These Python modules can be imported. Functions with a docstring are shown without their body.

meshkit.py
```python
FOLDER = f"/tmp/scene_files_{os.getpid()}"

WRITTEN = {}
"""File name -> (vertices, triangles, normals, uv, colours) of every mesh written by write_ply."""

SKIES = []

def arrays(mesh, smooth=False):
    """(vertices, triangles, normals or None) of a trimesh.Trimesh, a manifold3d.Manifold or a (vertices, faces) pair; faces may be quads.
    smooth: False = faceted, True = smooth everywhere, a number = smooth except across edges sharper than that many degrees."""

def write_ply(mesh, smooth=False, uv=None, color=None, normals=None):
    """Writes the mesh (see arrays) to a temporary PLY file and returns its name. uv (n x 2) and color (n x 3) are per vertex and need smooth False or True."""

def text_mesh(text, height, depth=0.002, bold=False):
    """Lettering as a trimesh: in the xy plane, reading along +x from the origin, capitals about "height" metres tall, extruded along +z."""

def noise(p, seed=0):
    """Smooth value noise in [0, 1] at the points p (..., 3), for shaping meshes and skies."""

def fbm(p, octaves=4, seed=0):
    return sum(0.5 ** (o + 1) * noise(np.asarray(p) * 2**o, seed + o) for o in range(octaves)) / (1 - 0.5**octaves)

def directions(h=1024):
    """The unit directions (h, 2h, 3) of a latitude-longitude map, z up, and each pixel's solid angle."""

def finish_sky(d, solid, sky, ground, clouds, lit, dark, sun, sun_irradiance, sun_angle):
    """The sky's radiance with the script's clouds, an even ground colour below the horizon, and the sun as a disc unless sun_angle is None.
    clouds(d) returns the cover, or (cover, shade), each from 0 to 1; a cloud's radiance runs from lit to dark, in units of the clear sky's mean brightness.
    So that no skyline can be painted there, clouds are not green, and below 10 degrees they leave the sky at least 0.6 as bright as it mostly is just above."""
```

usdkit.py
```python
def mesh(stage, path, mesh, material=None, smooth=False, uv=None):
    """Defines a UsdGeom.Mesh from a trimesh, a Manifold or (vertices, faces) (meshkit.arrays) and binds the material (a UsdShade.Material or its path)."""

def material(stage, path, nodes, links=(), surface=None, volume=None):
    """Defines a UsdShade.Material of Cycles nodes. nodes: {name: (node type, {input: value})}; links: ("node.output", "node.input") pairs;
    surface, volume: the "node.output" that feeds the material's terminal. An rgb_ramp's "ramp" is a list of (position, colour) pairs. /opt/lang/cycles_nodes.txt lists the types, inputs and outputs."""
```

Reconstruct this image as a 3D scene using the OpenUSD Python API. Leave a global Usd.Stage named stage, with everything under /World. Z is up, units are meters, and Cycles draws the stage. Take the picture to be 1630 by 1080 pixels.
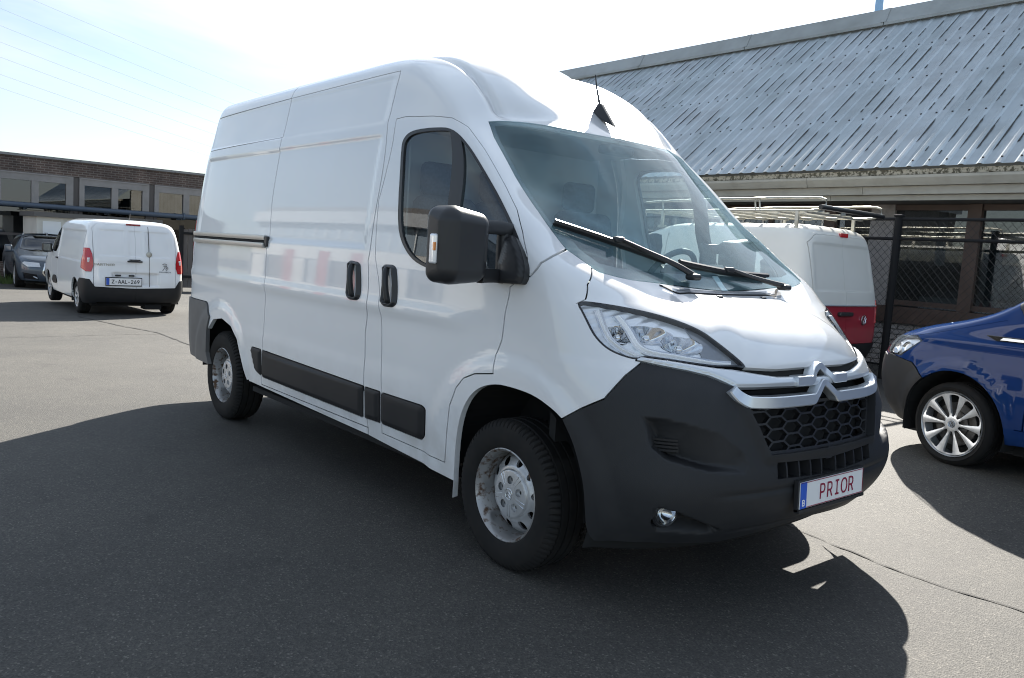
import math, json, random
import numpy as np, shapely, trimesh, mapbox_earcut
from shapely.geometry import Polygon, LineString, Point, MultiPolygon, box as sbox
from shapely import affinity
from shapely.ops import unary_union
from scipy.interpolate import PchipInterpolator, RectBivariateSpline
from scipy.ndimage import gaussian_filter1d
from scipy.spatial import cKDTree
import usdkit, meshkit
from pxr import Usd, UsdGeom, UsdLux, UsdShade, Gf, Sdf, Vt

stage = Usd.Stage.CreateInMemory()
UsdGeom.SetStageUpAxis(stage, 'Z'); UsdGeom.SetStageMetersPerUnit(stage, 1.0)
UsdGeom.Xform.Define(stage, '/World'); UsdGeom.Scope.Define(stage, '/World/Looks')
rng = random.Random(4); nr = np.random.RandomState(7)

# ---------------------------------------------------------------- camera, sky, sun, exposure
EYE = np.array([2.6896, -3.2774, 1.4119]); YAW, PITCH, ROLL = 2.4408, -0.1054, 0.0635
cam = UsdGeom.Camera.Define(stage, '/World/camera')
_f = np.array([math.cos(YAW)*math.cos(PITCH), math.sin(YAW)*math.cos(PITCH), math.sin(PITCH)])
_r = np.cross(_f, [0, 0, 1]); _r /= np.linalg.norm(_r); _u = np.cross(_r, _f)
_R, _U = _r*math.cos(ROLL)+_u*math.sin(ROLL), -_r*math.sin(ROLL)+_u*math.cos(ROLL)
cam.AddTransformOp().Set(Gf.Matrix4d(*_R, 0, *_U, 0, *(-_f), 0, *EYE, 1))
cam.CreateFocalLengthAttr(18.0); cam.CreateHorizontalApertureAttr(18.0*1630/1290.67); cam.CreateVerticalApertureAttr(18.0*1080/1290.67)
cam.CreateClippingRangeAttr(Gf.Vec2f(.05, 2000)); cam.CreateExposureAttr(1.52)
SUN_EL = math.radians(35); _h = np.array([-.565, .825]); _h /= np.linalg.norm(_h)
SUN = np.array([*(_h*math.cos(SUN_EL)), math.sin(SUN_EL)])
SKY_STRENGTH, SUN_INTENSITY = .055, 1.25
sky = UsdLux.DomeLight.Define(stage, '/World/sky'); sky.GetPrim().SetCustomDataByKey('kind', 'structure')
skym = usdkit.material(stage, '/World/Looks/sky', {
    'sky': ('sky_texture', {'sky_type': 'single_scattering', 'sun_disc': False, 'sun_elevation': SUN_EL, 'sun_rotation': math.atan2(SUN[0], SUN[1]), 'air_density': 1.0, 'aerosol_density': .6, 'ozone_density': 1.0, 'altitude': 20.0}),
    'tc': ('texture_coordinate', {}), 'map': ('mapping', {'scale': (1.2, 1.2, 4.0), 'rotation': (0.2, 0.1, .6)}),
    'n': ('noise_texture', {'scale': 2.3, 'detail': 6.0, 'roughness': .55, 'distortion': .6}),
    'r': ('rgb_ramp', {'ramp': [(.36, (.06, .06, .06)), (.68, (.80, .80, .80))]}),
    # thin high cloud scatters forward: it is brightest round the sun
    'dot': ('vector_math', {'math_type': 'dot_product', 'vector2': tuple(map(float, SUN))}), 'cl': ('math', {'math_type': 'maximum', 'value2': 0.0}), 'pw': ('math', {'math_type': 'power', 'value2': 8.0}), 'ma': ('math', {'math_type': 'multiply_add', 'value2': 9.0}), 'p3': ('math', {'math_type': 'power', 'value2': 3.0}), 'm3': ('math', {'math_type': 'multiply_add', 'value2': 4.5, 'value3': 5.2}),
    'cc': ('vector_math', {'math_type': 'scale', 'vector1': (.88, .98, 1.08)}),
    'mix': ('mix_color', {'blend_type': 'mix', 'use_clamp': False}),
    'bg': ('background_shader', {'strength': SKY_STRENGTH})},
    [('tc.generated', 'map.vector'), ('map.vector', 'n.vector'), ('n.fac', 'r.fac'), ('tc.generated', 'dot.vector1'), ('dot.value', 'cl.value1'), ('cl.value', 'pw.value1'), ('pw.value', 'ma.value1'), ('cl.value', 'p3.value1'), ('p3.value', 'm3.value1'), ('m3.value', 'ma.value3'), ('ma.value', 'cc.scale'), ('cc.vector', 'mix.b'), ('r.color', 'mix.fac'), ('sky.color', 'mix.a'), ('mix.result', 'bg.color')], surface='bg.background')
UsdShade.MaterialBindingAPI.Apply(sky.GetPrim()).Bind(skym)
sun = UsdLux.DistantLight.Define(stage, '/World/sun'); sun.CreateNormalizeAttr(True); sun.CreateIntensityAttr(SUN_INTENSITY); sun.CreateAngleAttr(.53); sun.CreateColorAttr(Gf.Vec3f(1, .95, .87))
_x = np.cross([0, 0, 1], SUN); _x /= np.linalg.norm(_x); _y = np.cross(SUN, _x)
sun.AddTransformOp().Set(Gf.Matrix4d(*_x, 0, *_y, 0, *SUN, 0, 0, 0, 60, 1))

# ---------------------------------------------------------------- materials
M = {}
def mat(name, base=(.5, .5, .5), rough=.5, metal=0., noise=None, bump=None, rough_noise=0., coat=0., spec=.5, emis=None, coat_rough=.03):
    """noise: (scale, second colour, low, high[, detail]); bump: (scale, distance)."""
    n = {'p': ('principled_bsdf', {'base_color': base, 'roughness': rough, 'metallic': metal, 'coat_weight': coat, 'coat_roughness': coat_rough, 'specular_ior_level': spec}), 'tc': ('texture_coordinate', {})}
    l = []
    if emis: n['p'][1].update(emission_color=emis, emission_strength=1.0)
    if noise:
        sc, c2, lo, hi = noise[:4]
        n['n'] = ('noise_texture', {'scale': float(sc), 'detail': float(noise[4] if len(noise) > 4 else 5), 'roughness': .6})
        n['r'] = ('rgb_ramp', {'ramp': [(lo, base), (hi, c2)]})
        l += [('tc.object', 'n.vector'), ('n.fac', 'r.fac'), ('r.color', 'p.base_color')]
        if rough_noise:
            n['mr'] = ('map_range', {'from_min': lo, 'from_max': hi, 'to_min': rough, 'to_max': rough+rough_noise, 'clamp': True}); l += [('n.fac', 'mr.value'), ('mr.result', 'p.roughness')]
    if bump:
        n['bn'] = ('noise_texture', {'scale': float(bump[0]), 'detail': 4.0}); n['b'] = ('bump', {'distance': float(bump[1]), 'strength': 1.0})
        l += [('tc.object', 'bn.vector'), ('bn.fac', 'b.height'), ('b.normal', 'p.normal')]
    M[name] = usdkit.material(stage, '/World/Looks/'+name, n, l, surface='p.BSDF'); return M[name]
def glassmat(name, tint=(.85, .9, .9), rough=.0, ior=1.45, dust=0., dustcol=(.6, .65, .66)):
    n = {'t': ('transparent_bsdf', {'color': tint}), 'g': ('glossy_bsdf', {'color': (1, 1, 1), 'roughness': rough}), 'lw': ('layer_weight', {'blend': .5}), 'p5': ('math', {'math_type': 'power', 'value2': 5.0}), 'f': ('math', {'math_type': 'multiply_add', 'value2': 1-((ior-1)/(ior+1))**2, 'value3': ((ior-1)/(ior+1))**2}), 'm': ('mix_closure', {})}
    l = [('lw.facing', 'p5.value1'), ('p5.value', 'f.value1'), ('f.value', 'm.fac'), ('t.BSDF', 'm.closure1'), ('g.BSDF', 'm.closure2')]; out = 'm.closure'
    if dust:
        n.update(d=('diffuse_bsdf', {'color': dustcol}), tr=('translucent_bsdf', {'color': dustcol}), dm=('mix_closure', {'fac': .5}), m2=('mix_closure', {}), tc=('texture_coordinate', {}), nz=('noise_texture', {'scale': 3.0, 'detail': 7.0, 'roughness': .65}),
                 mr=('map_range', {'from_min': .3, 'from_max': .75, 'to_min': dust*.55, 'to_max': dust*1.6, 'clamp': True}))
        l += [('tc.object', 'nz.vector'), ('nz.fac', 'mr.value'), ('mr.result', 'm2.fac'), ('m.closure', 'm2.closure1'), ('d.BSDF', 'dm.closure1'), ('tr.BSDF', 'dm.closure2'), ('dm.closure', 'm2.closure2')]; out = 'm2.closure'
    M[name] = usdkit.material(stage, '/World/Looks/'+name, n, l, surface=out); return M[name]
mat('white_paint', (.80, .80, .795), .35, 0, (1.4, (.74, .735, .72), .45, .8), None, .1, 1.0)
M['van_white'] = usdkit.material(stage, '/World/Looks/van_white', {'g': ('geometry', {}), 'sx': ('separate_xyz', {}), 'zr': ('map_range', {'from_min': .30, 'from_max': .80, 'to_min': .62, 'to_max': .0, 'clamp': True}),
    'n': ('noise_texture', {'scale': 5.0, 'detail': 8.0, 'roughness': .68}), 'nr': ('map_range', {'from_min': .38, 'from_max': .68, 'to_min': 0., 'to_max': 1., 'clamp': True}), 'n2': ('noise_texture', {'scale': 1.3, 'detail': 4.0}), 'n2r': ('map_range', {'from_min': .42, 'from_max': .8, 'to_min': 0., 'to_max': .10, 'clamp': True}),
    'mu': ('math', {'math_type': 'multiply'}), 'ad': ('math', {'math_type': 'add', 'use_clamp': True}), 'm': ('mix_color', {'blend_type': 'mix', 'a': (.70, .705, .71), 'b': (.36, .33, .29)}), 'cr': ('map_range', {'from_min': 0., 'from_max': .5, 'to_min': .03, 'to_max': .30, 'clamp': True}), 'p': ('principled_bsdf', {'roughness': .35, 'coat_weight': 1.0, 'coat_roughness': .03})},
    [('g.position', 'sx.vector'), ('sx.z', 'zr.value'), ('g.position', 'n.vector'), ('n.fac', 'nr.value'), ('zr.result', 'mu.value1'), ('nr.result', 'mu.value2'), ('g.position', 'n2.vector'), ('n2.fac', 'n2r.value'), ('mu.value', 'ad.value1'), ('n2r.result', 'ad.value2'), ('ad.value', 'm.fac'), ('m.result', 'p.base_color'), ('ad.value', 'cr.value'), ('cr.result', 'p.coat_roughness')], surface='p.BSDF')
mat('cream_white', (.72, .71, .66), .4, 0, (1.2, (.66, .64, .58), .4, .8), None, .1, .6)
mat('red_paint', (.26, .012, .025), .35, 0, (3, (.20, .01, .02), .4, .8), None, 0, 1.0)
mat('blue_paint', (.008, .028, .110), .5, 0, (2, (.009, .031, .10), .4, .8), None, 0, .55, 0.)
mat('grey_paint', (.045, .06, .08), .35, .3, None, None, 0, 1.0)
mat('bumper_plastic', (.0135, .014, .0155), .5, 0, (5, (.022, .022, .0225), .4, .75), (420, .0006), .12, 0, .35)
mat('bumper_weathered', (.10, .097, .095), .6, 0, (4, (.14, .135, .13), .4, .75), (700, .0004))
mat('trim_plastic', (.011, .011, .012), .52, 0, (6, (.019, .018, .0175), .4, .8), (500, .0005), 0, 0, .35)
mat('black_plastic', (.016, .016, .017), .35, 0, None, (700, .0003))
mat('gloss_black', (.01, .01, .011), .12, 0, None, None, 0, .5)
mat('cavity_black', (.006, .006, .006), .9)
mat('rubber', (.007, .0068, .0066), .8, 0, (9, (.017, .014, .012), .45, .8), (260, .0006), 0, 0, .3)
mat('wheel_silver', (.56, .57, .58), .36, .75, (14, (.34, .33, .32), .45, .75), None, .2)
mat('rim_rusty', (.38, .375, .37), .38, .7, (22, (.12, .075, .05), .5, .62, 8), None, .4)
mat('cap_silver', (.62, .63, .64), .3, .7, (10, (.4, .4, .4), .4, .8), None, .15)
mat('chrome', (.86, .87, .88), .08, 1.0)
mat('lamp_chrome', (.80, .82, .84), .14, 1.0, (12, (.6, .62, .64), .4, .7))
mat('satin_silver', (.60, .63, .66), .34, .6, None, None, 0, .6)
mat('galvanised', (.48, .47, .42), .42, .75, (12, (.36, .33, .26), .4, .7), None, .2)
mat('led_white', (.93, .94, .95), .4)
mat('lamp_grey', (.22, .23, .245), .25, .5, None, None, 0, .8)
mat('red_lens', (.42, .012, .018), .12, 0, None, None, 0, 1.0)
mat('red_lens_dark', (.20, .01, .012), .2, 0, None, None, 0, 1.0)
mat('orange_lens', (.65, .20, .03), .2, 0, None, None, 0, 1.0)
mat('plate_white', (.78, .78, .77), .4, 0, None, None, 0, .4)
mat('plate_blue', (.03, .10, .48), .4); mat('plate_red', (.22, .012, .04), .5); mat('plate_black', (.015, .015, .02), .5); mat('text_white', (.85, .85, .85), .5)
mat('dash_plastic', (.06, .064, .07), .6, 0, None, (400, .0005)); mat('seat_fabric', (.03, .035, .045), .9, 0, (60, (.05, .055, .07), .4, .6)); mat('headliner', (.38, .38, .37), .9)
mat('bulkhead', (.48, .49, .50), .7)
glassmat('cab_glass', (.80, .88, .87), .0, 1.9)
glassmat('windscreen_glass', (.86, .97, .975), .01, 1.55, .19, (.42, .68, .76))
glassmat('lens_clear', (.985, .99, .995), .02, 1.33)
glassmat('house_glass', (.38, .43, .47), .0, 2.0); glassmat('dark_glass', (.16, .18, .20), .0, 1.52)
M['asphalt'] = usdkit.material(stage, '/World/Looks/asphalt', {
    'g': ('geometry', {}), 'n1': ('noise_texture', {'scale': .35, 'detail': 5.0, 'roughness': .6}), 'n2': ('noise_texture', {'scale': 2.2, 'detail': 6.0, 'roughness': .65}),
    'v': ('voronoi_texture', {'scale': 150.0}), 'v2': ('voronoi_texture', {'scale': 48.0}), 'w': ('white_noise_texture', {}),
    'sep': ('separate_color', {}), 'sp2': ('rgb_ramp', {'ramp': [(.0, (.050, .049, .047)), (.35, (.066, .0645, .061)), (.72, (.083, .0805, .075)), (.94, (.102, .098, .090)), (1, (.18, .17, .155))]}),
    'rr': ('rgb_ramp', {'ramp': [(.25, (.72, .72, .73)), (.5, (1.02, 1.0, .965)), (.75, (1.25, 1.21, 1.15))]}), 'r3': ('rgb_ramp', {'ramp': [(.28, (.74, .74, .75)), (.40, (.95, .95, .95)), (.62, (1.05, 1.05, 1.04)), (.75, (1.16, 1.15, 1.12))]}),
    'm': ('mix_color', {'blend_type': 'multiply', 'fac': 1.0, 'use_clamp': False}), 'm2': ('mix_color', {'blend_type': 'multiply', 'fac': 1.0, 'use_clamp': False}),
    'b': ('bump', {'distance': .004, 'strength': .6}), 'p': ('principled_bsdf', {'roughness': .78, 'specular_ior_level': .35})},
    [('g.position', 'n1.vector'), ('g.position', 'n2.vector'), ('g.position', 'v.vector'), ('g.position', 'v2.vector'), ('v.color', 'sep.color'), ('sep.r', 'sp2.fac'), ('n1.fac', 'rr.fac'), ('n2.fac', 'r3.fac'),
     ('sp2.color', 'm.a'), ('rr.color', 'm.b'), ('m.result', 'm2.a'), ('r3.color', 'm2.b'), ('m2.result', 'p.base_color'), ('v.distance', 'b.height'), ('b.normal', 'p.normal')], surface='p.BSDF')

# ---------------------------------------------------------------- naming and mesh helpers
used = {}
def numbered(parent, name):
    k = (parent, name); used[k] = used.get(k, -1)+1
    return name if used[k] == 0 else '%s_%03d' % (name, used[k])
def path_of(parent): return '/World' if parent is None else str(parent.GetPath())
def tag(prim, label=None, cat=None, group=None, kind=None):
    p = prim.GetPrim() if hasattr(prim, 'GetPrim') else prim
    for k, v in (('label', label), ('category', cat), ('group', group), ('kind', kind)):
        if v: p.SetCustomDataByKey(k, v)
    return p
def thing(name, label=None, cat=None, loc=(0, 0, 0), rotz=0, group=None, parent=None, kind=None, scale=None):
    pp = path_of(parent); x = UsdGeom.Xform.Define(stage, pp+'/'+numbered(pp, name))
    if tuple(loc) != (0, 0, 0) or rotz or parent is None: x.AddTranslateOp().Set(Gf.Vec3d(*map(float, loc)))
    if rotz: x.AddRotateZOp().Set(float(rotz))
    if scale: x.AddScaleOp().Set(Gf.Vec3f(*[float(s) for s in (scale if np.ndim(scale) else [scale]*3)]))
    return tag(x, label, cat, group, kind)
def obj(name, mesh, material, parent=None, smooth=False, **kw):
    pp = path_of(parent); p = pp+'/'+numbered(pp, name); m = M[material] if isinstance(material, str) else material
    if isinstance(mesh, tuple) and len(mesh) == 3:
        v, f, n = mesh; g = UsdGeom.Mesh.Define(stage, p)
        g.CreatePointsAttr(Vt.Vec3fArray.FromNumpy(np.ascontiguousarray(v, np.float32))); g.CreateFaceVertexCountsAttr(Vt.IntArray.FromNumpy(np.full(len(f), 3, np.int32)))
        g.CreateFaceVertexIndicesAttr(Vt.IntArray.FromNumpy(np.ascontiguousarray(f, np.int32).ravel())); g.CreateSubdivisionSchemeAttr('none')
        g.CreateNormalsAttr(Vt.Vec3fArray.FromNumpy(np.ascontiguousarray(n, np.float32))); g.SetNormalsInterpolation('vertex')
        UsdShade.MaterialBindingAPI.Apply(g.GetPrim()).Bind(m)
    else:
        g = usdkit.mesh(stage, p, mesh, m, smooth)
    return tag(g, **kw)
def copy_of(src, loc, rotz, name=None, label=None, group=None, cat=None):
    was = src.GetCustomData()
    r = thing(name or src.GetName().rstrip('0123456789').rstrip('_'), label or was.get('label'), cat or was.get('category'), loc, rotz, group or was.get('group'))
    r.GetReferences().AddInternalReference(src.GetPath()); r.SetInstanceable(True); return r
cat_ = trimesh.util.concatenate
def bx(x0, x1, y0, y1, z0, z1, ch=0.):
    if not ch:
        m = trimesh.creation.box(extents=(x1-x0, y1-y0, z1-z0)); m.apply_translation(((x0+x1)/2, (y0+y1)/2, (z0+z1)/2)); return m
    P = []
    for sx in (0, 1):
        for sy in (0, 1):
            for sz in (0, 1):
                c = np.array([(x0, x1)[sx], (y0, y1)[sy], (z0, z1)[sz]]); d = np.array([1-2*sx, 1-2*sy, 1-2*sz])*ch
                P += [c+d*(0, 1, 1), c+d*(1, 0, 1), c+d*(1, 1, 0)]
    return trimesh.convex.convex_hull(np.array(P))
def hull(P): return trimesh.convex.convex_hull(np.asarray(P, float))
def rbox(c, size, r, n=2):
    """rounded box: hull of spheres"""
    s = trimesh.creation.icosphere(subdivisions=n, radius=r).vertices; h = np.array(size)/2-r
    return hull(np.vstack([s+np.array(c)+h*np.array(k) for k in np.ndindex(2, 2, 2) for k in [np.array(k)*2-1]]))
def frames(P):
    P = np.asarray(P, float); t = np.gradient(P, axis=0); t /= np.linalg.norm(t, axis=1, keepdims=True)+1e-12
    ref = np.array([0, 0, 1.]) if abs(t[:, 2]).mean() < .8 else np.array([1., 0, 0])
    a = np.cross(t, ref); a /= np.linalg.norm(a, axis=1, keepdims=True)+1e-12; return t, a, np.cross(a, t)
def tube(P, r, sides=8, cap=True):
    P = np.asarray(P, float); t, a, b = frames(P); r = np.broadcast_to(r, (len(P),)); th = np.arange(sides)*2*np.pi/sides
    v = (P[:, None]+r[:, None, None]*(np.cos(th)[None, :, None]*a[:, None]+np.sin(th)[None, :, None]*b[:, None])).reshape(-1, 3)
    i, j = np.meshgrid(np.arange(len(P)-1), np.arange(sides), indexing='ij'); k = (j+1) % sides
    q = np.stack([i*sides+j, i*sides+k, (i+1)*sides+k, (i+1)*sides+j], -1).reshape(-1, 4); f = [np.vstack([q[:, [0, 2, 1]], q[:, [0, 3, 2]]])]
    if cap:
        e = (len(P)-1)*sides; f.append(np.array([[0, s, s+1] for s in range(1, sides-1)])); f.append(np.array([[e, e+s+1, e+s] for s in range(1, sides-1)]))
    m = trimesh.Trimesh(v, np.vstack(f), process=False); m.fix_normals(); return m
def smoothpath(P, n=24):
    P = np.asarray(P, float); s = np.r_[0, np.cumsum(np.linalg.norm(np.diff(P, axis=0), axis=1))]
    return PchipInterpolator(s, P, axis=0)(np.linspace(0, s[-1], n))
def sweep(P, prof, up=None, sc=None):
    """profile (a, b) swept along P; a along 'side' vectors, b along 'up' vectors given per point"""
    P = np.asarray(P, float); t = np.gradient(P, axis=0); t /= np.linalg.norm(t, axis=1, keepdims=True); U = np.broadcast_to(np.asarray(up, float), P.shape)
    S = np.cross(t, U); S /= np.linalg.norm(S, axis=1, keepdims=True); U = np.cross(S, t); prof = np.asarray(prof, float); n = len(prof)
    sc = np.ones(len(P)) if sc is None else sc
    v = (P[:, None]+prof[None, :, :1]*sc[:, None, None]*S[:, None]+prof[None, :, 1:]*U[:, None]).reshape(-1, 3)
    i, j = np.meshgrid(np.arange(len(P)-1), np.arange(n), indexing='ij'); k = (j+1) % n
    q = np.stack([i*n+j, i*n+k, (i+1)*n+k, (i+1)*n+j], -1).reshape(-1, 4); e = (len(P)-1)*n
    f = np.vstack([q[:, [0, 1, 2]], q[:, [0, 2, 3]], [[0, s+1, s] for s in range(1, n-1)], [[e, e+s, e+s+1] for s in range(1, n-1)]])
    m = trimesh.Trimesh(v, f, process=False); m.fix_normals(); return m
def lathe(prof, n=64, axis='y'):
    """profile (r, h) turned about an axis; h along the axis"""
    prof = np.asarray(prof, float); th = np.arange(n)*2*np.pi/n; r, h = prof.T
    X, Z, Y = r[:, None]*np.cos(th), r[:, None]*np.sin(th), np.broadcast_to(h[:, None], (len(h), n))
    v = np.stack([X, Y, Z], -1).reshape(-1, 3)
    i, j = np.meshgrid(np.arange(len(h)-1), np.arange(n), indexing='ij'); k = (j+1) % n
    q = np.stack([i*n+j, i*n+k, (i+1)*n+k, (i+1)*n+j], -1).reshape(-1, 4)
    m = trimesh.Trimesh(v, np.vstack([q[:, [0, 1, 2]], q[:, [0, 2, 3]]]), process=False)
    if axis == 'z': m.vertices = m.vertices[:, [0, 2, 1]]
    m.fix_normals(); return m
def move(m, t): m = m.copy(); m.apply_translation(t); return m
def xf(m, R, t=(0, 0, 0)): T = np.eye(4); T[:3, :3] = np.array(R, float); T[:3, 3] = t; m = m.copy(); m.apply_transform(T); return m
def textm(s, h, origin, right, up, depth=.002, bold=True, wscale=1., center=True):
    m = meshkit.text_mesh(s, h, depth, bold); c = (m.bounds[0]+m.bounds[1])/2 if center else np.zeros(3)
    m.apply_translation((-c[0], -c[1], 0)); right, up = np.array(right, float), np.array(up, float); right /= np.linalg.norm(right); up /= np.linalg.norm(up)
    return xf(m, np.stack([right*wscale, up, np.cross(right, up)], 1), origin)

class Loft:
    U0 = 0.
    """Smooth half-body surface through a net of points; net[row][column] = (x, y, z); U runs along a row from the front centre to the rear centre, V across rows, both about metres."""
    def __init__(s, net, nu=420, nv=260, su=5, sv=3, disp=None):
        net = np.asarray(net, float)
        du = np.linalg.norm(np.diff(net, axis=1), axis=2).mean(0); dv = np.maximum(np.linalg.norm(np.diff(net, axis=0), axis=2)[:, :4].mean(1), .01)
        s.uk, s.vk = np.r_[0, np.cumsum(np.maximum(du, .01))], np.r_[0, np.cumsum(dv)]
        s.u, s.v = np.linspace(0, s.uk[-1], nu), np.linspace(0, s.vk[-1], nv)
        g = PchipInterpolator(s.vk, PchipInterpolator(s.uk, net, axis=1)(s.u), axis=0)(s.v)
        e = np.concatenate([g[:, 1:31][:, ::-1]*[1, -1, 1], g, g[:, -31:-1][:, ::-1]*[1, -1, 1]], 1)
        m = gaussian_filter1d(e, su, axis=1, mode='nearest')[:, 30:-30]
        e = np.concatenate([2*m[:1]-m[1:31][::-1], m, 2*m[-1:]-m[-31:-1][::-1]], 0)
        m = gaussian_filter1d(e, sv, axis=0, mode='nearest')[30:-30]
        s.sp = [RectBivariateSpline(s.v, s.u, m[:, :, k], s=0) for k in range(3)]
        s.Um, s.Vm, s.disp = s.uk[-1], s.vk[-1], disp
        s.UU, s.VV = np.meshgrid(np.linspace(0, s.Um, 700), np.linspace(0, s.Vm, 420)); s.PG = s.P0(s.UU, s.VV).reshape(-1, 3); s.NG = s.N0(s.UU, s.VV).reshape(-1, 3); s.trees = {}
    def P0(s, U, V): return np.stack([f.ev(V, U) for f in s.sp], -1)
    def N0(s, U, V):
        a = np.stack([f.ev(V, U, dy=1) for f in s.sp], -1); b = np.stack([f.ev(V, U, dx=1) for f in s.sp], -1); n = np.cross(b, a)
        return n/np.maximum(np.linalg.norm(n, axis=-1, keepdims=True), 1e-9)
    def at(s, U, V, off=0., extra=None):
        P, N = s.P0(U, V), s.N0(U, V); d = off+(s.disp(P, N) if s.disp else 0)+(extra(U, V) if extra else 0)
        return P+N*np.reshape(d*np.ones(np.shape(U)), np.shape(U)+(1,))
    def nat(s, U, V, off=0., extra=None, h=.004):
        f = lambda u, v: s.at(np.clip(u, 0, s.Um), np.clip(v, 0, s.Vm), off, extra)
        n = np.cross(f(U, V+h)-f(U, V-h), f(U+h, V)-f(U-h, V)); n = n/np.maximum(np.linalg.norm(n, axis=-1, keepdims=True), 1e-9)
        k = np.abs((n*s.N0(U, V)).sum(-1, keepdims=True)) < .2
        return np.where(k, s.N0(U, V), n)
    def look(s, kind, pts):
        """UV of points given as (x, z) on the side, (w, z) on the front or rear"""
        ax, ok = {'s': ((0, 2), s.NG[:, 1] < -.35), 'f': ((1, 2), s.NG[:, 0] > .15), 'r': ((1, 2), s.NG[:, 0] < -.35), 't': ((0, 1), s.NG[:, 2] > .3)}[kind]
        if kind not in s.trees: s.trees[kind] = (cKDTree(s.PG[ok][:, ax]), np.nonzero(ok)[0])
        tr, ids = s.trees[kind]; q = np.atleast_2d(np.array(pts, float)); sg = np.array([1 if a != 1 else -1 for a in ax])
        i = ids[tr.query(q*sg)[1]]; u, v = s.UU.ravel()[i].copy(), s.VV.ravel()[i].copy()
        for _ in range(3):
            h = 1e-3; P = s.P0(u, v)[:, ax]; Ju = (s.P0(np.minimum(u+h, s.Um), v)[:, ax]-P)/h; Jv = (s.P0(u, np.minimum(v+h, s.Vm))[:, ax]-P)/h; r = q*sg-P; det = Ju[:, 0]*Jv[:, 1]-Ju[:, 1]*Jv[:, 0]
            ok2 = np.abs(det) > .1; det = np.where(ok2, det, 1); du = np.where(ok2, (r[:, 0]*Jv[:, 1]-r[:, 1]*Jv[:, 0])/det, 0); dv = np.where(ok2, (Ju[:, 0]*r[:, 1]-Ju[:, 1]*r[:, 0])/det, 0)
            u = np.clip(u+np.clip(du, -.03, .03), 0, s.Um); v = np.clip(v+np.clip(dv, -.03, .03), 0, s.Vm)
        return np.c_[u, v]
class Flat:
    """plane or turned surface: P = origin + U*a + V*b + h(U, V)*n"""
    disp = None; Um = Vm = 1e9; U0 = -1e9
    def __init__(s, o=(0, 0, 0), a=(1, 0, 0), b=(0, 0, 1), h=None): s.o, s.a, s.b = (np.array(x, float) for x in (o, a, b)); s.n = np.cross(s.a, s.b); s.n = s.n/np.linalg.norm(s.n); s.h = h
    def at(s, U, V, off=0., extra=None):
        d = off+(s.h(U, V) if s.h else 0)+(extra(U, V) if extra else 0); d = d*np.ones(np.shape(U)); return s.o+U[..., None]*s.a+V[..., None]*s.b+d[..., None]*s.n
    def N0(s, U, V): return np.broadcast_to(s.n, np.shape(U)+(3,))
    def nat(s, U, V, off=0., extra=None, h=.002):
        f = lambda u, v: s.at(u, v, off, extra); n = np.cross(f(U+h, V)-f(U-h, V), f(U, V+h)-f(U, V-h)); return n/np.maximum(np.linalg.norm(n, axis=-1, keepdims=True), 1e-9)
def polys(g):
    if g.is_empty: return []
    return [p for p in (g.geoms if hasattr(g, 'geoms') else [g]) for p in polys(p)] if not isinstance(g, Polygon) and hasattr(g, 'geoms') else ([g] if isinstance(g, Polygon) and g.area > 1e-7 else [])
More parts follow.
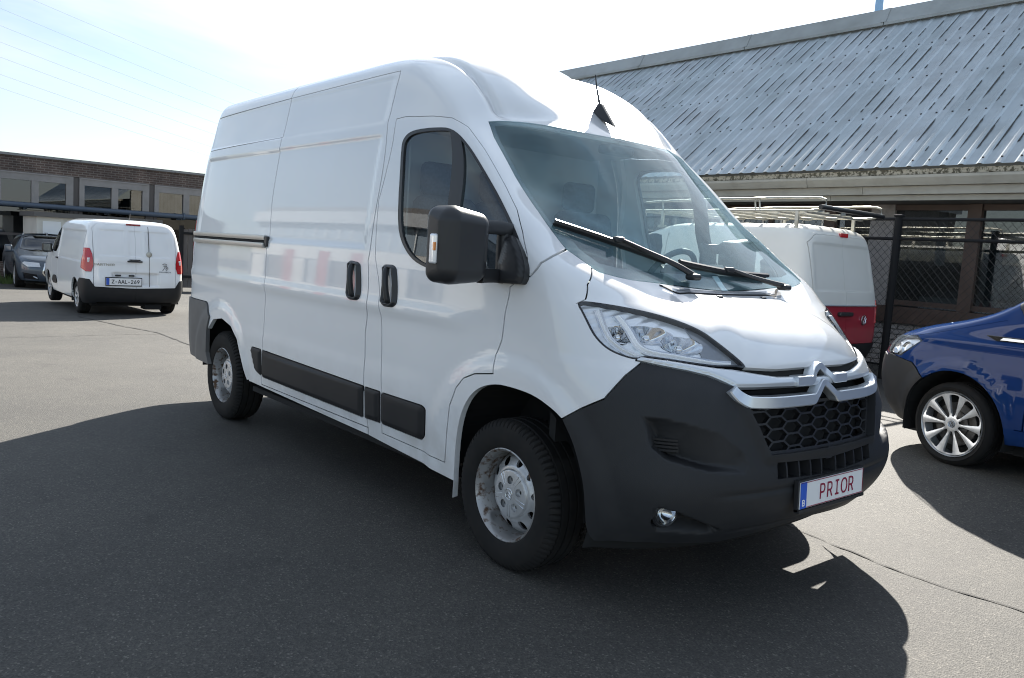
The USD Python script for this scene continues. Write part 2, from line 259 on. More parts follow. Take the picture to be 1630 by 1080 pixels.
def panel(S, poly, cell=.03, off=0., fl=.02, extra=None, mirror=None, skirt_to=None):
    """The part of surface S inside the outline poly (in UV), with a turned-in edge fl deep. mirror: 'join' adds the other half of the body, 'flip' gives the other half alone."""
    V_, F_, N_ = [], [], []; n0 = 0
    for pol in polys(shapely.make_valid(shapely.segmentize(poly, cell*.7))):
        x0, y0, x1, y1 = pol.bounds
        xs, ys = np.arange(math.floor(x0/cell), math.ceil(x1/cell)+1)*cell, np.arange(math.floor(y0/cell), math.ceil(y1/cell)+1)*cell
        I, J = np.meshgrid(xs[:-1], ys[:-1]); I, J = I.ravel(), J.ravel(); B = shapely.box(I, J, I+cell, J+cell); shapely.prepare(pol)
        ins = shapely.contains_properly(pol, B); hit = shapely.intersects(pol, B) & ~ins
        tri = []
        a, b = I[ins], J[ins]
        if len(a):
            q = np.stack([np.c_[a, b], np.c_[a+cell, b], np.c_[a+cell, b+cell], np.c_[a, b+cell]], 1); tri += [q[:, [0, 1, 2]], q[:, [0, 2, 3]]]
        for g in shapely.get_parts(shapely.intersection(B[hit], pol)):
            for p in polys(g):
                ring = [np.array(p.exterior.coords)[:-1]]+[np.array(r.coords)[:-1] for r in p.interiors]; vv = np.vstack(ring)
                t = mapbox_earcut.triangulate_float64(vv, np.cumsum([len(r) for r in ring]).astype(np.uint32)).reshape(-1, 3)
                if len(t): tri.append(vv[t])
        uv = np.concatenate(tri).reshape(-1, 2); key = np.round(uv*1e6).astype(np.int64); _, ix, inv = np.unique(key, axis=0, return_index=True, return_inverse=True)
        uv = uv[ix]; f = inv.reshape(-1, 3); e1, e2 = uv[f[:, 1]]-uv[f[:, 0]], uv[f[:, 2]]-uv[f[:, 0]]; ar = e1[:, 0]*e2[:, 1]-e1[:, 1]*e2[:, 0]; f = np.where((ar < 0)[:, None], f[:, ::-1], f); f = f[np.abs(ar) > 1e-10]
        U, V = np.clip(uv[:, 0], S.U0, S.Um), np.clip(uv[:, 1], S.U0, S.Vm); P, N = S.at(U, V, off, extra), S.nat(U, V, off, extra)
        fn = np.cross(P[f[:, 1]]-P[f[:, 0]], P[f[:, 2]]-P[f[:, 0]]); 
        if (fn*N[f[:, 0]]).sum() < 0: f = f[:, ::-1]
        V_.append(P); N_.append(N); F_.append(f+n0); n0 += len(P)
        if fl:
            for r in [pol.exterior]+list(pol.interiors):
                c = np.array(r.coords); u, v = np.clip(c[:, 0], S.U0, S.Um), np.clip(c[:, 1], S.U0, S.Vm); P1 = S.at(u, v, off, extra); P2 = P1-S.N0(u, v)*fl
                keep = ~((c[:-1, 0] < 1e-4) & (c[1:, 0] < 1e-4)) & ~((c[:-1, 0] > S.Um-1e-4) & (c[1:, 0] > S.Um-1e-4))
                q = np.stack([P1[:-1], P1[1:], P2[1:], P2[:-1]], 1)[keep]
                if not len(q): continue
                nn = np.cross(q[:, 1]-q[:, 0], q[:, 3]-q[:, 0]); nn /= np.maximum(np.linalg.norm(nn, axis=1, keepdims=True), 1e-12); 
                fq = (np.arange(len(q))*4)[:, None]; V_.append(q.reshape(-1, 3)); N_.append(np.repeat(nn, 4, 0)); F_.append(np.vstack([fq+[0, 1, 2], fq+[0, 2, 3]])+n0); n0 += 4*len(q)
    if not V_: return None
    out = (np.vstack(V_), np.vstack(F_), np.vstack(N_))
    if mirror: 
        o2 = flipy(out); out = o2 if mirror == 'flip' else joined(out, o2)
    return out
def flipy(m): return (m[0]*[1, -1, 1], m[1][:, ::-1], m[2]*[1, -1, 1])
def joined(*ms):
    n = np.cumsum([0]+[len(m[0]) for m in ms]); return (np.vstack([m[0] for m in ms]), np.vstack([m[1]+k for m, k in zip(ms, n)]), np.vstack([m[2] for m in ms]))
def tflip(m): m = m.copy(); m.vertices = m.vertices*[1, -1, 1]; m.faces = m.faces[:, ::-1]; return m
def sstep(x, a, b): t = np.clip((x-a)/(b-a), 0, 1); return t*t*(3-2*t)
def rounded(p, r):
    q = p.buffer(-r, join_style='round').buffer(r, join_style='round'); q = polys(q); return max(q, key=lambda a: a.area) if q else p
def chaikin(p, n=2, closed=True):
    p = np.asarray(p, float)[:, :2]
    for _ in range(n):
        q = np.roll(p, -1, 0) if closed else p[1:]; a = p if closed else p[:-1]; r = np.stack([.75*a+.25*q, .25*a+.75*q], 1).reshape(-1, 2); p = r if closed else np.vstack([p[:1], r, p[-1:]])
    return p
def ground_z(x, y):
    x, y = np.asarray(x, float), np.asarray(y, float); t = np.maximum(-x-5.5, 0); s = np.minimum(t, 40); a = -.02*np.where(t < 2, t*t/4, s-1)
    return a+.14*sstep(y, 1.3, 2.6)*sstep(-x, 9, -1)**.0*np.where(x > -9, 1, np.exp(-((x+9)/4)**2))

# ---------------------------------------------------------------- wheels
def tyre_mesh(R, w, rr, n=96, blocks=True):
    """turned about y, outer face towards -y at y = -w/2"""
    h = w/2
    pr = [(rr+.004, -h+.02), (rr+.012, -h+.006), (rr+.03, -h-.004), ((R+rr)/2, -h-.010), (R-.035, -h-.003), (R-.018, -h+.006), (R-.006, -h+.018), (R, -h+.034)]
    t = []
    for g in (-.62, -.22, .22, .62): t += [(R, g*h-.006), (R-.009, g*h-.004), (R-.009, g*h+.004), (R, g*h+.006)]
    pr = pr+t+[(r, -y) for r, y in pr[::-1]]
    m = lathe(pr, n*3 if blocks else n)
    if blocks:
        v = m.vertices; r = np.hypot(v[:, 0], v[:, 2]); k = (np.round(np.arctan2(v[:, 2], v[:, 0])/(2*np.pi)*n*3).astype(int)) % 4 == 0
        edge = (np.abs(v[:, 1]) > .66*h) & (r > R-.020); d = np.where(k & edge, .010, 0); s = (r-d)/np.maximum(r, 1e-6)
        v[:, 0] *= s; v[:, 2] *= s; m.vertices = v
    return m
def disc_mesh(h, r1, holes, cell=.008, fl=.012, r0=0.):
    """wheel disc: annulus with holes, pushed out to y = -h(r)"""
    p = Point(0, 0).buffer(r1, 48)
    if r0: p = p.difference(Point(0, 0).buffer(r0, 32))
    for q in holes: p = p.difference(q)
    S = Flat((0, 0, 0), (1, 0, 0), (0, 0, 1), lambda u, v: h(np.hypot(u, v))); return panel(S, p, cell, fl=fl)
def place(m, side, loc):
    loc = np.array(loc, float)
    if isinstance(m, tuple):
        if side > 0: m = flipy(m)
        return (m[0]+loc, m[1], m[2])
    if side > 0: m = tflip(m)
    return move(m, loc)
mat('brake_grey', (.10, .10, .10), .5, .5, (30, (.05, .045, .04), .4, .6))
def steel_wheel(par, loc, side):
    """silver steel van wheel with round holes and a bolted centre cover; side -1 faces -y"""
    w = thing('wheel', parent=par)
    P = lambda m: place(m, side, loc)
    obj('tyre', P(tyre_mesh(.340, .215, .196)), 'rubber', w, 40)
    lip = lathe([(.193, .09), (.188, .02), (.187, -.060), (.192, -.080), (.198, -.096), (.206, -.106), (.2105, -.103), (.208, -.094), (.201, -.080), (.199, .09)], 96)
    obj('rim', P(lip), 'rim_rusty', w, 40)
    prof = PchipInterpolator([0, .055, .105, .120, .135, .160, .176, .189], [.058, .058, .058, .056, .047, .030, .012, -.010])
    holes = [affinity.rotate(affinity.scale(Point(0, 0).buffer(1, 16), .0215, .0185), 0).buffer(0) for _ in range(1)]
    hs = [affinity.rotate(affinity.translate(holes[0], .148, 0), 36*k+8, origin=(0, 0)) for k in range(10)]
    obj('rim_disc', P(disc_mesh(prof, .1885, hs)), 'wheel_silver', w)
    obj('rim_hollow', P(lathe([(0.001, -.004), (.186, -.004+.04), (.186, .05), (.001, .05)], 48)), 'cavity_black', w)
    ch = lambda r: .066+.010*(1-np.clip(r/.116, 0, 1)**2)-.014*sstep(r, .104, .117)
    lug = [affinity.translate(Point(0, 0).buffer(.0185, 14), .065*math.cos(a), .065*math.sin(a)) for a in [math.pi/2+k*2*math.pi/5 for k in range(5)]]
    cap = obj('hub_cap', P(disc_mesh(ch, .117, lug, .006, .02)), 'cap_silver', w)
    for k in range(5):
        a = math.pi/2+k*2*math.pi/5; c = (.065*math.cos(a), 0, .065*math.sin(a))
        nut = lathe([(.0005, -.058), (.009, -.058), (.010, -.052), (.010, -.03)], 6); obj('wheel_nut', P(cat_([move(nut, c), move(lathe([(.0005, -.049), (.0165, -.049), (.0165, -.03)], 16), c)])), 'lamp_grey', w)
    # small raised double chevron in the middle of the cover and five radial ribs
    R = []
    for k in range(5):
        a = math.pi/2+(k+.5)*2*math.pi/5
        for da in (-.09, .09): R.append(tube([(.05*math.cos(a+da*1.6), -.0725, .05*math.sin(a+da*1.6)), (.105*math.cos(a+da), -.0672, .105*math.sin(a+da))], .0022, 6))
    ring = [(.024*math.cos(t), -.0745, .024*math.sin(t)) for t in np.linspace(0, 2*math.pi, 33)]
    for z in (-.010, .004): R.append(tube([(-.014, -.075, z-.006), (0, -.0755, z+.006), (.014, -.075, z-.006)], .0026, 6))
    obj('cap_emblem', P(cat_(R+[tube(ring, .0018, 6, False)])), 'chrome', w, 40)
    return w
def spoke_wheel(par, loc, side, R=.318, rr=.205, n=10, twin=False, width=.205):
    w = thing('wheel', parent=par); P = lambda m: place(m, side, loc); h = width/2
    obj('tyre', P(tyre_mesh(R, width, rr-.008, 80, False)), 'rubber', w, 40)
    obj('rim', P(lathe([(rr-.012, .08), (rr-.014, -h+.03), (rr-.006, -h+.008), (rr+.002, -h), (rr+.004, -h+.006), (rr-.002, -h+.02), (rr-.004, .08)], 72)), 'wheel_silver', w, 40)
    outer = Point(0, 0).buffer(rr-.010, 48); gaps = []
    for k in range(n):
        a = (k+.5)*2*math.pi/n; q = Polygon([(.058, -.006), (.085, -.016), (rr-.032, -.034), (rr-.024, -.026), (rr-.022, 0), (rr-.024, .026), (rr-.032, .034), (.085, .016), (.058, .006)]).buffer(.003)
        gaps.append(affinity.rotate(q, math.degrees(a), origin=(0, 0)))
    hh = PchipInterpolator([0, .04, .08, rr*.75, rr-.008], [h-.012, h-.012, h-.02, h-.012, h-.006])
    bul = lambda r: hh(r)
    p = outer
    for q in gaps: p = p.difference(q)
    S = Flat((0, 0, 0), (1, 0, 0), (0, 0, 1), lambda u, v: hh(np.hypot(u, v))+.006*np.cos(n*np.arctan2(v, u))*sstep(np.hypot(u, v), .05, .1)); obj('wheel_trim', P(panel(S, p, .008, fl=.018)), 'cap_silver', w)
    obj('brake_disc', P(cat_([lathe([(.001, -h+.062), (rr-.075, -h+.062), (rr-.075, .02), (.001, .02)], 48), lathe([(.05, -h+.045), (.10, -h+.05), (.10, -h+.06)], 24)])), 'brake_grey', w, 30)
    obj('rim_hollow', P(lathe([(.001, .0), (rr-.016, .0), (rr-.016, .03), (.001, .03)], 32)), 'cavity_black', w)
    c = [lathe([(.0005, -h+.006), (.024, -h+.007), (.027, -h+.011), (.027, -h+.02)], 28)]; obj('hub_cap', P(c[0]), 'lamp_grey', w, 30)
    y = -h+.004; ring = [(.023*math.cos(t), y, .023*math.sin(t)) for t in np.linspace(0, 2*math.pi, 29)]
    V = [tube([(-.012, y, .019), (0, y, .002), (.012, y, .019)], .0018, 5), tube([(-.019, y, .009), (-.009, y, -.018), (0, y, -.001), (.009, y, -.018), (.019, y, .009)], .0018, 5)]
    obj('cap_emblem', P(cat_(V+[tube(ring, .0018, 5, False)])), 'chrome', w, 40)
    return w

# ---------------------------------------------------------------- the white panel van
VW=[(.2,.985),(.25,.99),(.4,1.005),(.6,1.018),(.8,1.02),(1.0,1.018),(1.3,1.012),(1.5,.995),(1.7,.972),(1.9,.945),(2.06,.918),(2.2,.885),(2.3,.868),(2.38,.85),(2.43,.825),(2.47,.785),(2.497,.70),(2.515,.57),(2.53,.3),(2.54,.0)]
VXR=[(.2,-4.40),(.35,-4.43),(.5,-4.465),(.88,-4.46),(.95,-4.44),(1.5,-4.42),(2.0,-4.37),(2.2,-4.33),(2.35,-4.29),(2.45,-4.24),(2.5,-4.16),(2.54,-3.9)]
VF=[ # z, front outline (x, w) for six columns
(.22,(.78,0),(.77,.3),(.71,.6),(.62,.80),(.52,.92),(.36,.975)),
(.32,(.88,0),(.87,.33),(.82,.62),(.72,.84),(.58,.95),(.38,.985)),
(.42,(.955,0),(.945,.35),(.895,.64),(.80,.85),(.64,.965),(.40,1.0)),
(.55,(.985,0),(.975,.35),(.935,.62),(.86,.82),(.70,.96),(.41,1.012)),
(.68,(.955,0),(.945,.35),(.905,.61),(.835,.80),(.67,.95),(.41,1.017)),
(.82,(.925,0),(.915,.35),(.875,.59),(.80,.78),(.64,.94),(.40,1.018)),
(.93,(.905,0),(.89,.35),(.84,.57),(.755,.77),(.61,.925),(.38,1.017)),
(1.0,(.855,0),(.84,.3),(.795,.5),(.70,.73),(.565,.905),(.36,1.012)),
(1.06,(.818,0),(.803,.3),(.76,.5),(.65,.72),(.54,.895),(.34,1.01)),
(1.13,(.752,0),(.738,.3),(.695,.5),(.585,.70),(.505,.88),(.31,1.007)),
(1.21,(.585,0),(.578,.3),(.56,.5),(.50,.68),(.445,.865),(.28,1.002)),
(1.265,(.395,0),(.40,.3),(.415,.5),(.43,.67),(.385,.85),(.24,.998)),
(1.35,(.31,0),(.305,.3),(.295,.5),(.30,.67),(.30,.845),(.17,.99)),
(1.45,(.215,0),(.205,.3),(.18,.5),(.155,.68),(.13,.86),(.03,.975)),
(1.55,(.12,0),(.11,.3),(.075,.5),(.03,.69),(.0,.855),(-.09,.955)),
(1.7,(-.025,0),(-.04,.3),(-.085,.52),(-.15,.69),(-.205,.81),(-.245,.928)),
(1.85,(-.175,0),(-.19,.3),(-.245,.52),(-.315,.675),(-.365,.785),(-.40,.908)),
(1.98,(-.30,0),(-.32,.3),(-.38,.52),(-.45,.66),(-.505,.765),(-.55,.89)),
(2.055,(-.38,0),(-.40,.3),(-.46,.52),(-.53,.65),(-.58,.75),(-.645,.875)),
(2.10,(-.445,0),(-.465,.3),(-.535,.51),(-.60,.645),(-.625,.752),(-.705,.875)),
(2.17,(-.535,0),(-.545,.3),(-.575,.51),(-.65,.64),(-.69,.748),(-.79,.872)),
(2.25,(-.635,0),(-.632,.3),(-.655,.50),(-.725,.63),(-.775,.742),(-.90,.86)),
(2.35,(-.765,0),(-.757,.29),(-.77,.48),(-.835,.61),(-.91,.725),(-1.05,.83)),
(2.43,(-.90,0),(-.89,.28),(-.91,.46),(-.97,.59),(-1.055,.70),(-1.22,.80)),
(2.485,(-1.02,0),(-1.005,.25),(-1.02,.42),(-1.08,.54),(-1.21,.63),(-1.38,.71)),
(2.52,(-1.26,0),(-1.25,.18),(-1.24,.31),(-1.28,.40),(-1.42,.45),(-1.58,.50)),
(2.54,(-1.7,0),(-1.7,.005),(-1.7,.01),(-1.71,.01),(-1.75,.01),(-1.86,.01))]
def van_net():
    zw,ww=np.array(VW).T; zr,xr=np.array(VXR).T; net=[]
    for z,*c in VF:
        W=np.interp(z,zw,ww); X=np.interp(z,zr,xr); x5=c[5][0]
        row=[(x,-w,z) for x,w in c]
        k=min(1,W/.5)
        row+=[(x5*.74-2.0*.26,-W+.006*k,z),(x5*.42-2.0*.58,-W,z),(-2.55,-W,z),(-3.4,-W+.003*k,z),(-4.05,-W+.018*k,z),(X+.13,-W+.06*k,z),(X+.015,-W+.22*k,z),(X,-.5*W,z),(X,0,z)]
        net.append(row)
    return net

# outlines of the body panels on the body surface, metres along U and V
UVD = {'ws_edge':[[0.85,2.552],[0.867,2.424],[0.863,2.138],[0.842,1.898],[0.84,1.737],[0.843,1.666],[0.814,1.578],[0.794,1.531],[0.657,1.492],[0.488,1.482],[0.324,1.467]],'ws_top':[[0.85,2.552],[0.728,2.577],[0.514,2.585],[0.324,2.556],[0.017,2.556]],'hood_side':[[0.813,1.556],[0.89,1.451],[0.924,1.332]],'hl_top':[[0.959,1.285],[0.929,1.318],[0.794,1.279],[0.642,1.202],[0.546,1.116],[0.509,1.037],[0.481,0.966],[0.445,0.904]],'hl_bot':[[0.445,0.904],[0.5,0.914],[0.58,0.92],[0.698,0.94],[0.773,0.952],[0.803,0.932],[0.879,0.962],[0.919,1.012],[0.94,1.08],[0.961,1.251]],'hood_front':[[0.445,0.904],[0.263,0.895],[0.011,0.899]],'hood_rear':[[0.813,1.556],[0.794,1.531],[0.657,1.492],[0.488,1.482],[0.328,1.462],[0.125,1.442]],'sb_top':[[0.802,0.938],[0.787,0.948],[0.699,0.937],[0.582,0.914],[0.454,0.892],[0.273,0.864],[0.073,0.855]],'sb_bot':[[0.804,0.929],[0.787,0.925],[0.658,0.891],[0.588,0.867],[0.506,0.823],[0.493,0.814],[0.282,0.813],[0.072,0.804]],'grille_edge':[[0.493,0.814],[0.448,0.749],[0.393,0.649],[0.349,0.541],[0.222,0.537],[0.047,0.534]],'kline':[[0.787,0.925],[0.846,0.853],[0.89,0.783],[0.918,0.739],[1.0,0.682],[1.063,0.625]],'bump_arch':[[1.063,0.625],[1.019,0.54],[0.991,0.431],[0.961,0.292],[0.928,0.161],[0.885,0.11]],'bump_bot':[[0.885,0.11],[0.685,0.14],[0.434,0.115],[0.307,0.14],[0.021,0.171]],'intake':[[0.311,0.502],[0.003,0.51],[0.004,0.451],[0.313,0.441]],'pocket':[[0.811,0.688],[0.741,0.684],[0.679,0.671],[0.558,0.635],[0.46,0.555],[0.446,0.499],[0.461,0.471],[0.605,0.489],[0.748,0.53],[0.792,0.572]],'vent':[[0.787,0.615],[0.725,0.615],[0.694,0.584],[0.694,0.561],[0.762,0.569],[0.779,0.581]],'fog_recess':[[0.752,0.331],[0.739,0.345],[0.678,0.331],[0.594,0.291],[0.477,0.221],[0.507,0.187],[0.62,0.209],[0.706,0.22]],'fog':[[0.691,0.286]],'fender_line':[[1.146,1.472],[1.043,1.567],[0.951,1.616],[0.843,1.666]],'arch':[[1.579,0.134],[1.581,0.172],[1.581,0.374],[1.551,0.539],[1.484,0.647],[1.384,0.697],[1.289,0.701],[1.184,0.692],[1.098,0.653],[1.063,0.625]],'door_top':[[1.725,2.623],[1.6,2.633],[1.292,2.603],[1.127,2.569],[1.031,2.488],[0.996,2.322],[0.977,2.062],[0.98,1.904],[1.026,1.757],[1.089,1.618],[1.144,1.524],[1.209,1.448],[1.267,1.379],[1.327,1.031],[1.346,0.939],[1.381,0.842],[1.387,0.743],[1.485,0.721],[1.548,0.686],[1.589,0.631],[1.623,0.536],[1.636,0.389],[1.64,0.228],[2.198,0.244]],'door_rear':[[2.088,0.242],[2.096,0.483],[2.108,0.674],[2.111,0.91],[2.124,1.322],[2.138,1.522],[2.042,1.972],[1.927,2.224],[1.826,2.418]],'sd_front':[[1.414,3.053],[1.616,2.892],[1.742,2.756],[1.838,2.617],[1.876,2.506],[2.072,1.917],[2.204,1.48],[2.216,1.025],[2.248,0.797],[2.243,0.486],[2.203,0.242]],'sd_rear':[[3.466,3.033],[3.462,2.623],[3.454,1.991],[3.407,1.597],[3.418,1.544],[3.403,0.926],[3.415,0.515],[3.442,0.253]],'roofline':[[4.905,3.0],[3.466,3.033],[1.414,3.053]],'seam1':[[4.886,2.594],[3.442,2.599],[1.835,2.634]],'win':[[1.19,2.48],[1.324,2.499],[1.539,2.498],[1.66,2.461],[1.733,2.381],[1.822,2.057],[1.878,1.791],[1.882,1.648],[1.839,1.527],[1.742,1.466],[1.577,1.439],[1.395,1.425],[1.259,1.422],[1.176,1.513],[1.116,1.616],[1.067,1.743],[1.067,1.93],[1.103,2.153],[1.132,2.371]],'win_bar':[[1.208,2.487],[1.15,2.429],[1.36,1.915],[1.531,1.415],[1.607,1.425],[1.444,1.915]],'trim1':[[3.613,0.503],[3.43,0.504],[3.437,0.31],[3.53,0.337]],'trim2':[[3.409,0.502],[2.248,0.484],[2.247,0.3],[3.417,0.309]],'trim3':[[2.232,0.484],[2.106,0.484],[2.103,0.306],[2.23,0.301]],'trim4':[[2.096,0.483],[1.808,0.483],[1.784,0.473],[1.784,0.328],[1.803,0.3],[2.093,0.305]],'rearbump':[[4.569,0.748],[4.538,0.739],[4.424,0.635],[4.466,0.529],[4.49,0.345],[4.442,0.239],[4.826,0.244],[5.169,0.244],[5.935,0.244],[5.935,0.748],[5.183,0.748]],'reararch':[[3.653,0.238],[3.677,0.234],[3.752,0.374],[3.84,0.528],[3.97,0.609],[4.168,0.648],[4.349,0.622],[4.466,0.529],[4.49,0.345],[4.443,0.226]],'handle_s':[[2.397,1.469],[2.276,1.457],[2.277,1.067],[2.288,1.02],[2.387,1.015],[2.412,1.069]],'handle_f':[[2.078,1.46],[1.964,1.466],[1.974,1.044],[2.0,1.012],[2.079,1.009],[2.104,1.043]],'sail':[[1.072,1.735],[1.092,1.633],[1.125,1.529],[1.155,1.454],[1.182,1.41],[1.306,1.404],[1.264,1.544],[1.162,1.692]],'sill_bot':[[3.654,0.227],[2.209,0.19],[1.586,0.13]],'cowl':[[0.471,1.494],[0.34,1.449],[0.131,1.433],[0.07,1.435]],'tail':[[5.077,0.894],[5.024,1.781],[5.229,1.748],[5.235,0.894]],'hl_in':[[0.728,1.083],[0.632,1.03],[0.836,1.071]],'led1':[[0.824,1.203],[0.799,1.098],[0.781,1.011],[0.757,0.985],[0.667,0.965],[0.572,0.943],[0.491,0.928]],'led2':[[0.889,1.246],[0.891,1.139],[0.881,1.048],[0.851,0.995],[0.79,0.953]]}
def van_disp(P, N):
    x, w, z = P[..., 0], -P[..., 1], P[..., 2]; side = sstep(w, .70, .84)*sstep(np.abs(N[..., 1]), .75, .92)
    d = -.010*sstep(z, 1.385, 1.415)*(1-sstep(z, 1.995, 2.02))*sstep(x, -4.12, -4.06)*(1-sstep(x, -1.36, -1.30))
    d = d-.006*sstep(z, 2.088, 2.10)*(1-sstep(z, 2.33, 2.36))*sstep(x, -4.1, -4.06)*(1-sstep(x, -1.36, -1.30))
    d = d+.009*np.exp(-((z-1.085)/.045)**2)*(1-sstep(x, -.55, -.15))
    d = d-.012*sstep(z, .70, .80)*(1-sstep(z, 1.02, 1.08))*(1-sstep(x, -.9, -.4))*sstep(x, -4.0, -3.5)*.5
    fl = 0
    for a, r0 in ((0, .56), (-3.45, .50)):
        r = np.hypot(x-a, (z-.36)*1.05); fl = fl+.016*(1-sstep(r, r0, r0+.10))
    d = (d+fl)*side
    # twin ribs of the high roof cap, hollow between them
    cap = sstep(z, 2.075, 2.13)*(1-sstep(z, 2.46, 2.53))*sstep(x, -1.75, -1.2)
    d = d-cap*.026*np.exp(-((w-.672)/.022)**2)
    # hood: raised middle panel with a soft shoulder
    hd = sstep(z, .985, 1.02)*(1-sstep(z, 1.24, 1.31))*sstep(x, .2, .4)
    d = d+hd*(.020*(1-sstep(w, .30+(1.28-z)*.55, .42+(1.28-z)*.60))-.004)
    return d
VL = Loft(van_net(), disp=van_disp)
def build_van():
    van = thing('panel_van', 'large white high-roof panel van with dark grey bumper and PRIOR number plate, parked in front', 'van')
    L, Um, Vm = VL, VL.Um, VL.Vm; D = {k: ([tuple(q) for q in chaikin(v, 2, False)] if k in ('hl_top', 'hl_bot', 'hood_rear', 'ws_top', 'bump_arch') else v) for k, v in UVD.items()}; PL = lambda *k: [tuple(p) for n in k for p in (D[n] if isinstance(n, str) else n)]
    G = .0029; vz = lambda x, z: tuple(L.look('s', [(x, z)])[0])
    V0 = float(L.look('f', [(.0, 1.30)])[0][1])
    ws = Polygon([(0, D['ws_top'][-1][1]+.004)]+D['ws_top'][::-1][1:]+PL('ws_edge')[1:]+[(0, D['ws_edge'][-1][1]-.03)])
    hood = Polygon([(0, D['hood_front'][-1][1])]+D['hood_front'][::-1][1:]+D['hl_top'][::-1][1:]+D['hood_side'][::-1]+D['hood_rear'][1:-1]+[(0, D['hood_rear'][-1][1]-.005)]).buffer(0)
    hl = rounded(Polygon(PL('hl_top')+PL('hl_bot')[1:-1]).buffer(0), .004)
    sb = Polygon(PL('sb_top')[:-1]+[(0, D['sb_top'][-1][1])]+[(0, D['sb_bot'][-1][1])]+D['sb_bot'][::-1][1:]).buffer(0)
    gr = Polygon(D['grille_edge'][:-1]+[(0, D['grille_edge'][-1][1]), (0, D['sb_bot'][-1][1])]+D['sb_bot'][::-1][1:4]).buffer(0)
    bu = Polygon(PL('kline')[::1]+PL('bump_arch')[1:]+PL('bump_bot')[1:]+[(0, D['bump_bot'][-1][1]), (0, D['grille_edge'][-1][1])]+D['grille_edge'][::-1][1:]+D['sb_bot'][::-1][4:-1]).buffer(0)
    it = D['intake']; intake = Polygon([(0, it[0][1]-.018), (0, it[3][1]-.018), tuple(it[3]), tuple(it[0])]).buffer(0)
    bumper = bu.difference(gr).difference(sb).difference(intake)
    filler = Polygon([tuple(p) for p in D['sb_top'][3:]]+[(0, D['sb_top'][-1][1]), (0, D['hood_front'][-1][1])]+[tuple(p) for p in D['hood_front'][::-1]]).buffer(0)
    dt = D['door_top']; dr = D['door_rear']; fd = Polygon(dt[:-1]+[(dr[0][0]-.0, dt[-1][1])]+dr[1:]).buffer(0)
    sf, sr, rl = D['sd_front'], D['sd_rear'], D['roofline']
    sd = Polygon(sf+[(sr[-1][0], sf[-1][1]), tuple(sr[-2])]+[tuple(p) for p in sr[-2::-1]][1:]).buffer(0)
    win = Polygon(chaikin(D['win'], 2)).buffer(0); sail = rounded(Polygon(D['sail']).buffer(0), .02)
    arch = Polygon([tuple(q) for q in chaikin(D['arch'], 2, False)]+D['bump_arch'][1:]+[(D['bump_arch'][-1][0], 0), (D['arch'][0][0], 0)]).buffer(0); ra = Polygon(D['reararch']+[(D['reararch'][-1][0], 0), (D['reararch'][0][0], 0)]).buffer(0)
    rb = Polygon(D['rearbump']).buffer(0); tail = rounded(Polygon(D['tail']).buffer(0), .02)
    low = Polygon([(a, b) for a, b in D['sill_bot']]+[(D['sill_bot'][-1][0], 0), (D['sill_bot'][0][0], 0)])
    trims = [rounded(Polygon(D['trim%d' % k]).buffer(0), .006 if k in (2, 3) else .02) for k in (1, 2, 3, 4)]
    rear_low = Polygon([(D['reararch'][-1][0], 0), (D['reararch'][-1][0], D['rearbump'][6][1]), (Um, D['rearbump'][8][1]), (Um, 0)])
    dom = sbox(0, 0, Um, Vm-.01)
    cuts = [ws, hood, hl, sb, gr, bu, filler, fd, sd, arch, ra, rb, tail, low, rear_low, sbox(0, 0, D['bump_arch'][-1][0], D['bump_bot'][-1][1])]
    rest = dom.difference(unary_union(cuts))
    u_sd = float(np.mean([p[0] for p in sr]))
    roofv = np.mean([p[1] for p in rl[:1]]); rp = [(Um, rl[0][1]), tuple(rl[0]), tuple(rl[1])]
    seams = [LineString(D['fender_line']), LineString(rp), LineString([tuple(rl[1]), (rl[1][0], Vm)]), LineString([tuple(rl[2]), tuple(rl[2])[:1]+(Vm,)]) if False else LineString([tuple(sf[-1]), (sf[-1][0], D['sill_bot'][1][1])]), LineString([(D['rearbump'][-1][0], D['rearbump'][-1][1]), (D['rearbump'][-1][0]-.02, rl[0][1])])]
    for s in seams: rest = rest.difference(s.buffer(.0017, cap_style='flat'))
    thin = [LineString([tuple(sr[1]), tuple(D['seam1'][0]), ]).buffer(.0012)]
    rest = rest.difference(unary_union(thin)); rest = rest.difference(unary_union([t.buffer(.001) for t in trims]))
    names = []
    for p in sorted(polys(rest), key=lambda p: -p.area):
        if p.area < .003: continue
        c = p.representative_point(); P = L.P0(np.array([c.x]), np.array([c.y]))[0]
        nm = 'body_panel'
        q = p.buffer(-G, join_style='mitre')
        if p.intersects(sbox(0, Vm-.6, .3, Vm-.05)): nm = 'roof_cap'
        elif p.intersects(sbox(Um-.9, Vm-.3, Um, Vm)): nm = 'rear_roof'
        elif P[0] > -.2: nm = 'front_wing'
        elif P[0] < -4.3: nm = 'rear_door'
        elif P[0] < -2.6: nm = 'rear_side_panel'
        m = panel(L, q, .03 if nm != 'roof_cap' else .024, fl=.03)
        if m is None: continue
        if nm in ('roof_cap', 'rear_roof'): obj(nm, joined(m, flipy(m)), 'van_white', van)
        else: obj(nm, m, 'van_white', van); obj(nm, flipy(m), 'van_white', van)
    for flip in (0, 1):
        fp = (lambda m: flipy(m)) if flip else (lambda m: m)
        sidep = sd.difference(unary_union([t.buffer(.001) for t in trims])); s = obj('sliding_door' if not flip else 'left_side_panel', fp(panel(L, sidep.buffer(-.0042, join_style='mitre'), .03, fl=.03)), 'van_white', van)
        d = obj('front_door', fp(panel(L, fd.difference(win).difference(unary_union([t.buffer(.001) for t in trims])).buffer(-G, join_style='mitre'), .025, fl=.03)), 'van_white', van)
        # side window: rubber seal, panes, black upright, door frame inside
        bar = Polygon(D['win_bar']).buffer(0).intersection(win); inner = win.buffer(-.022, join_style='round')
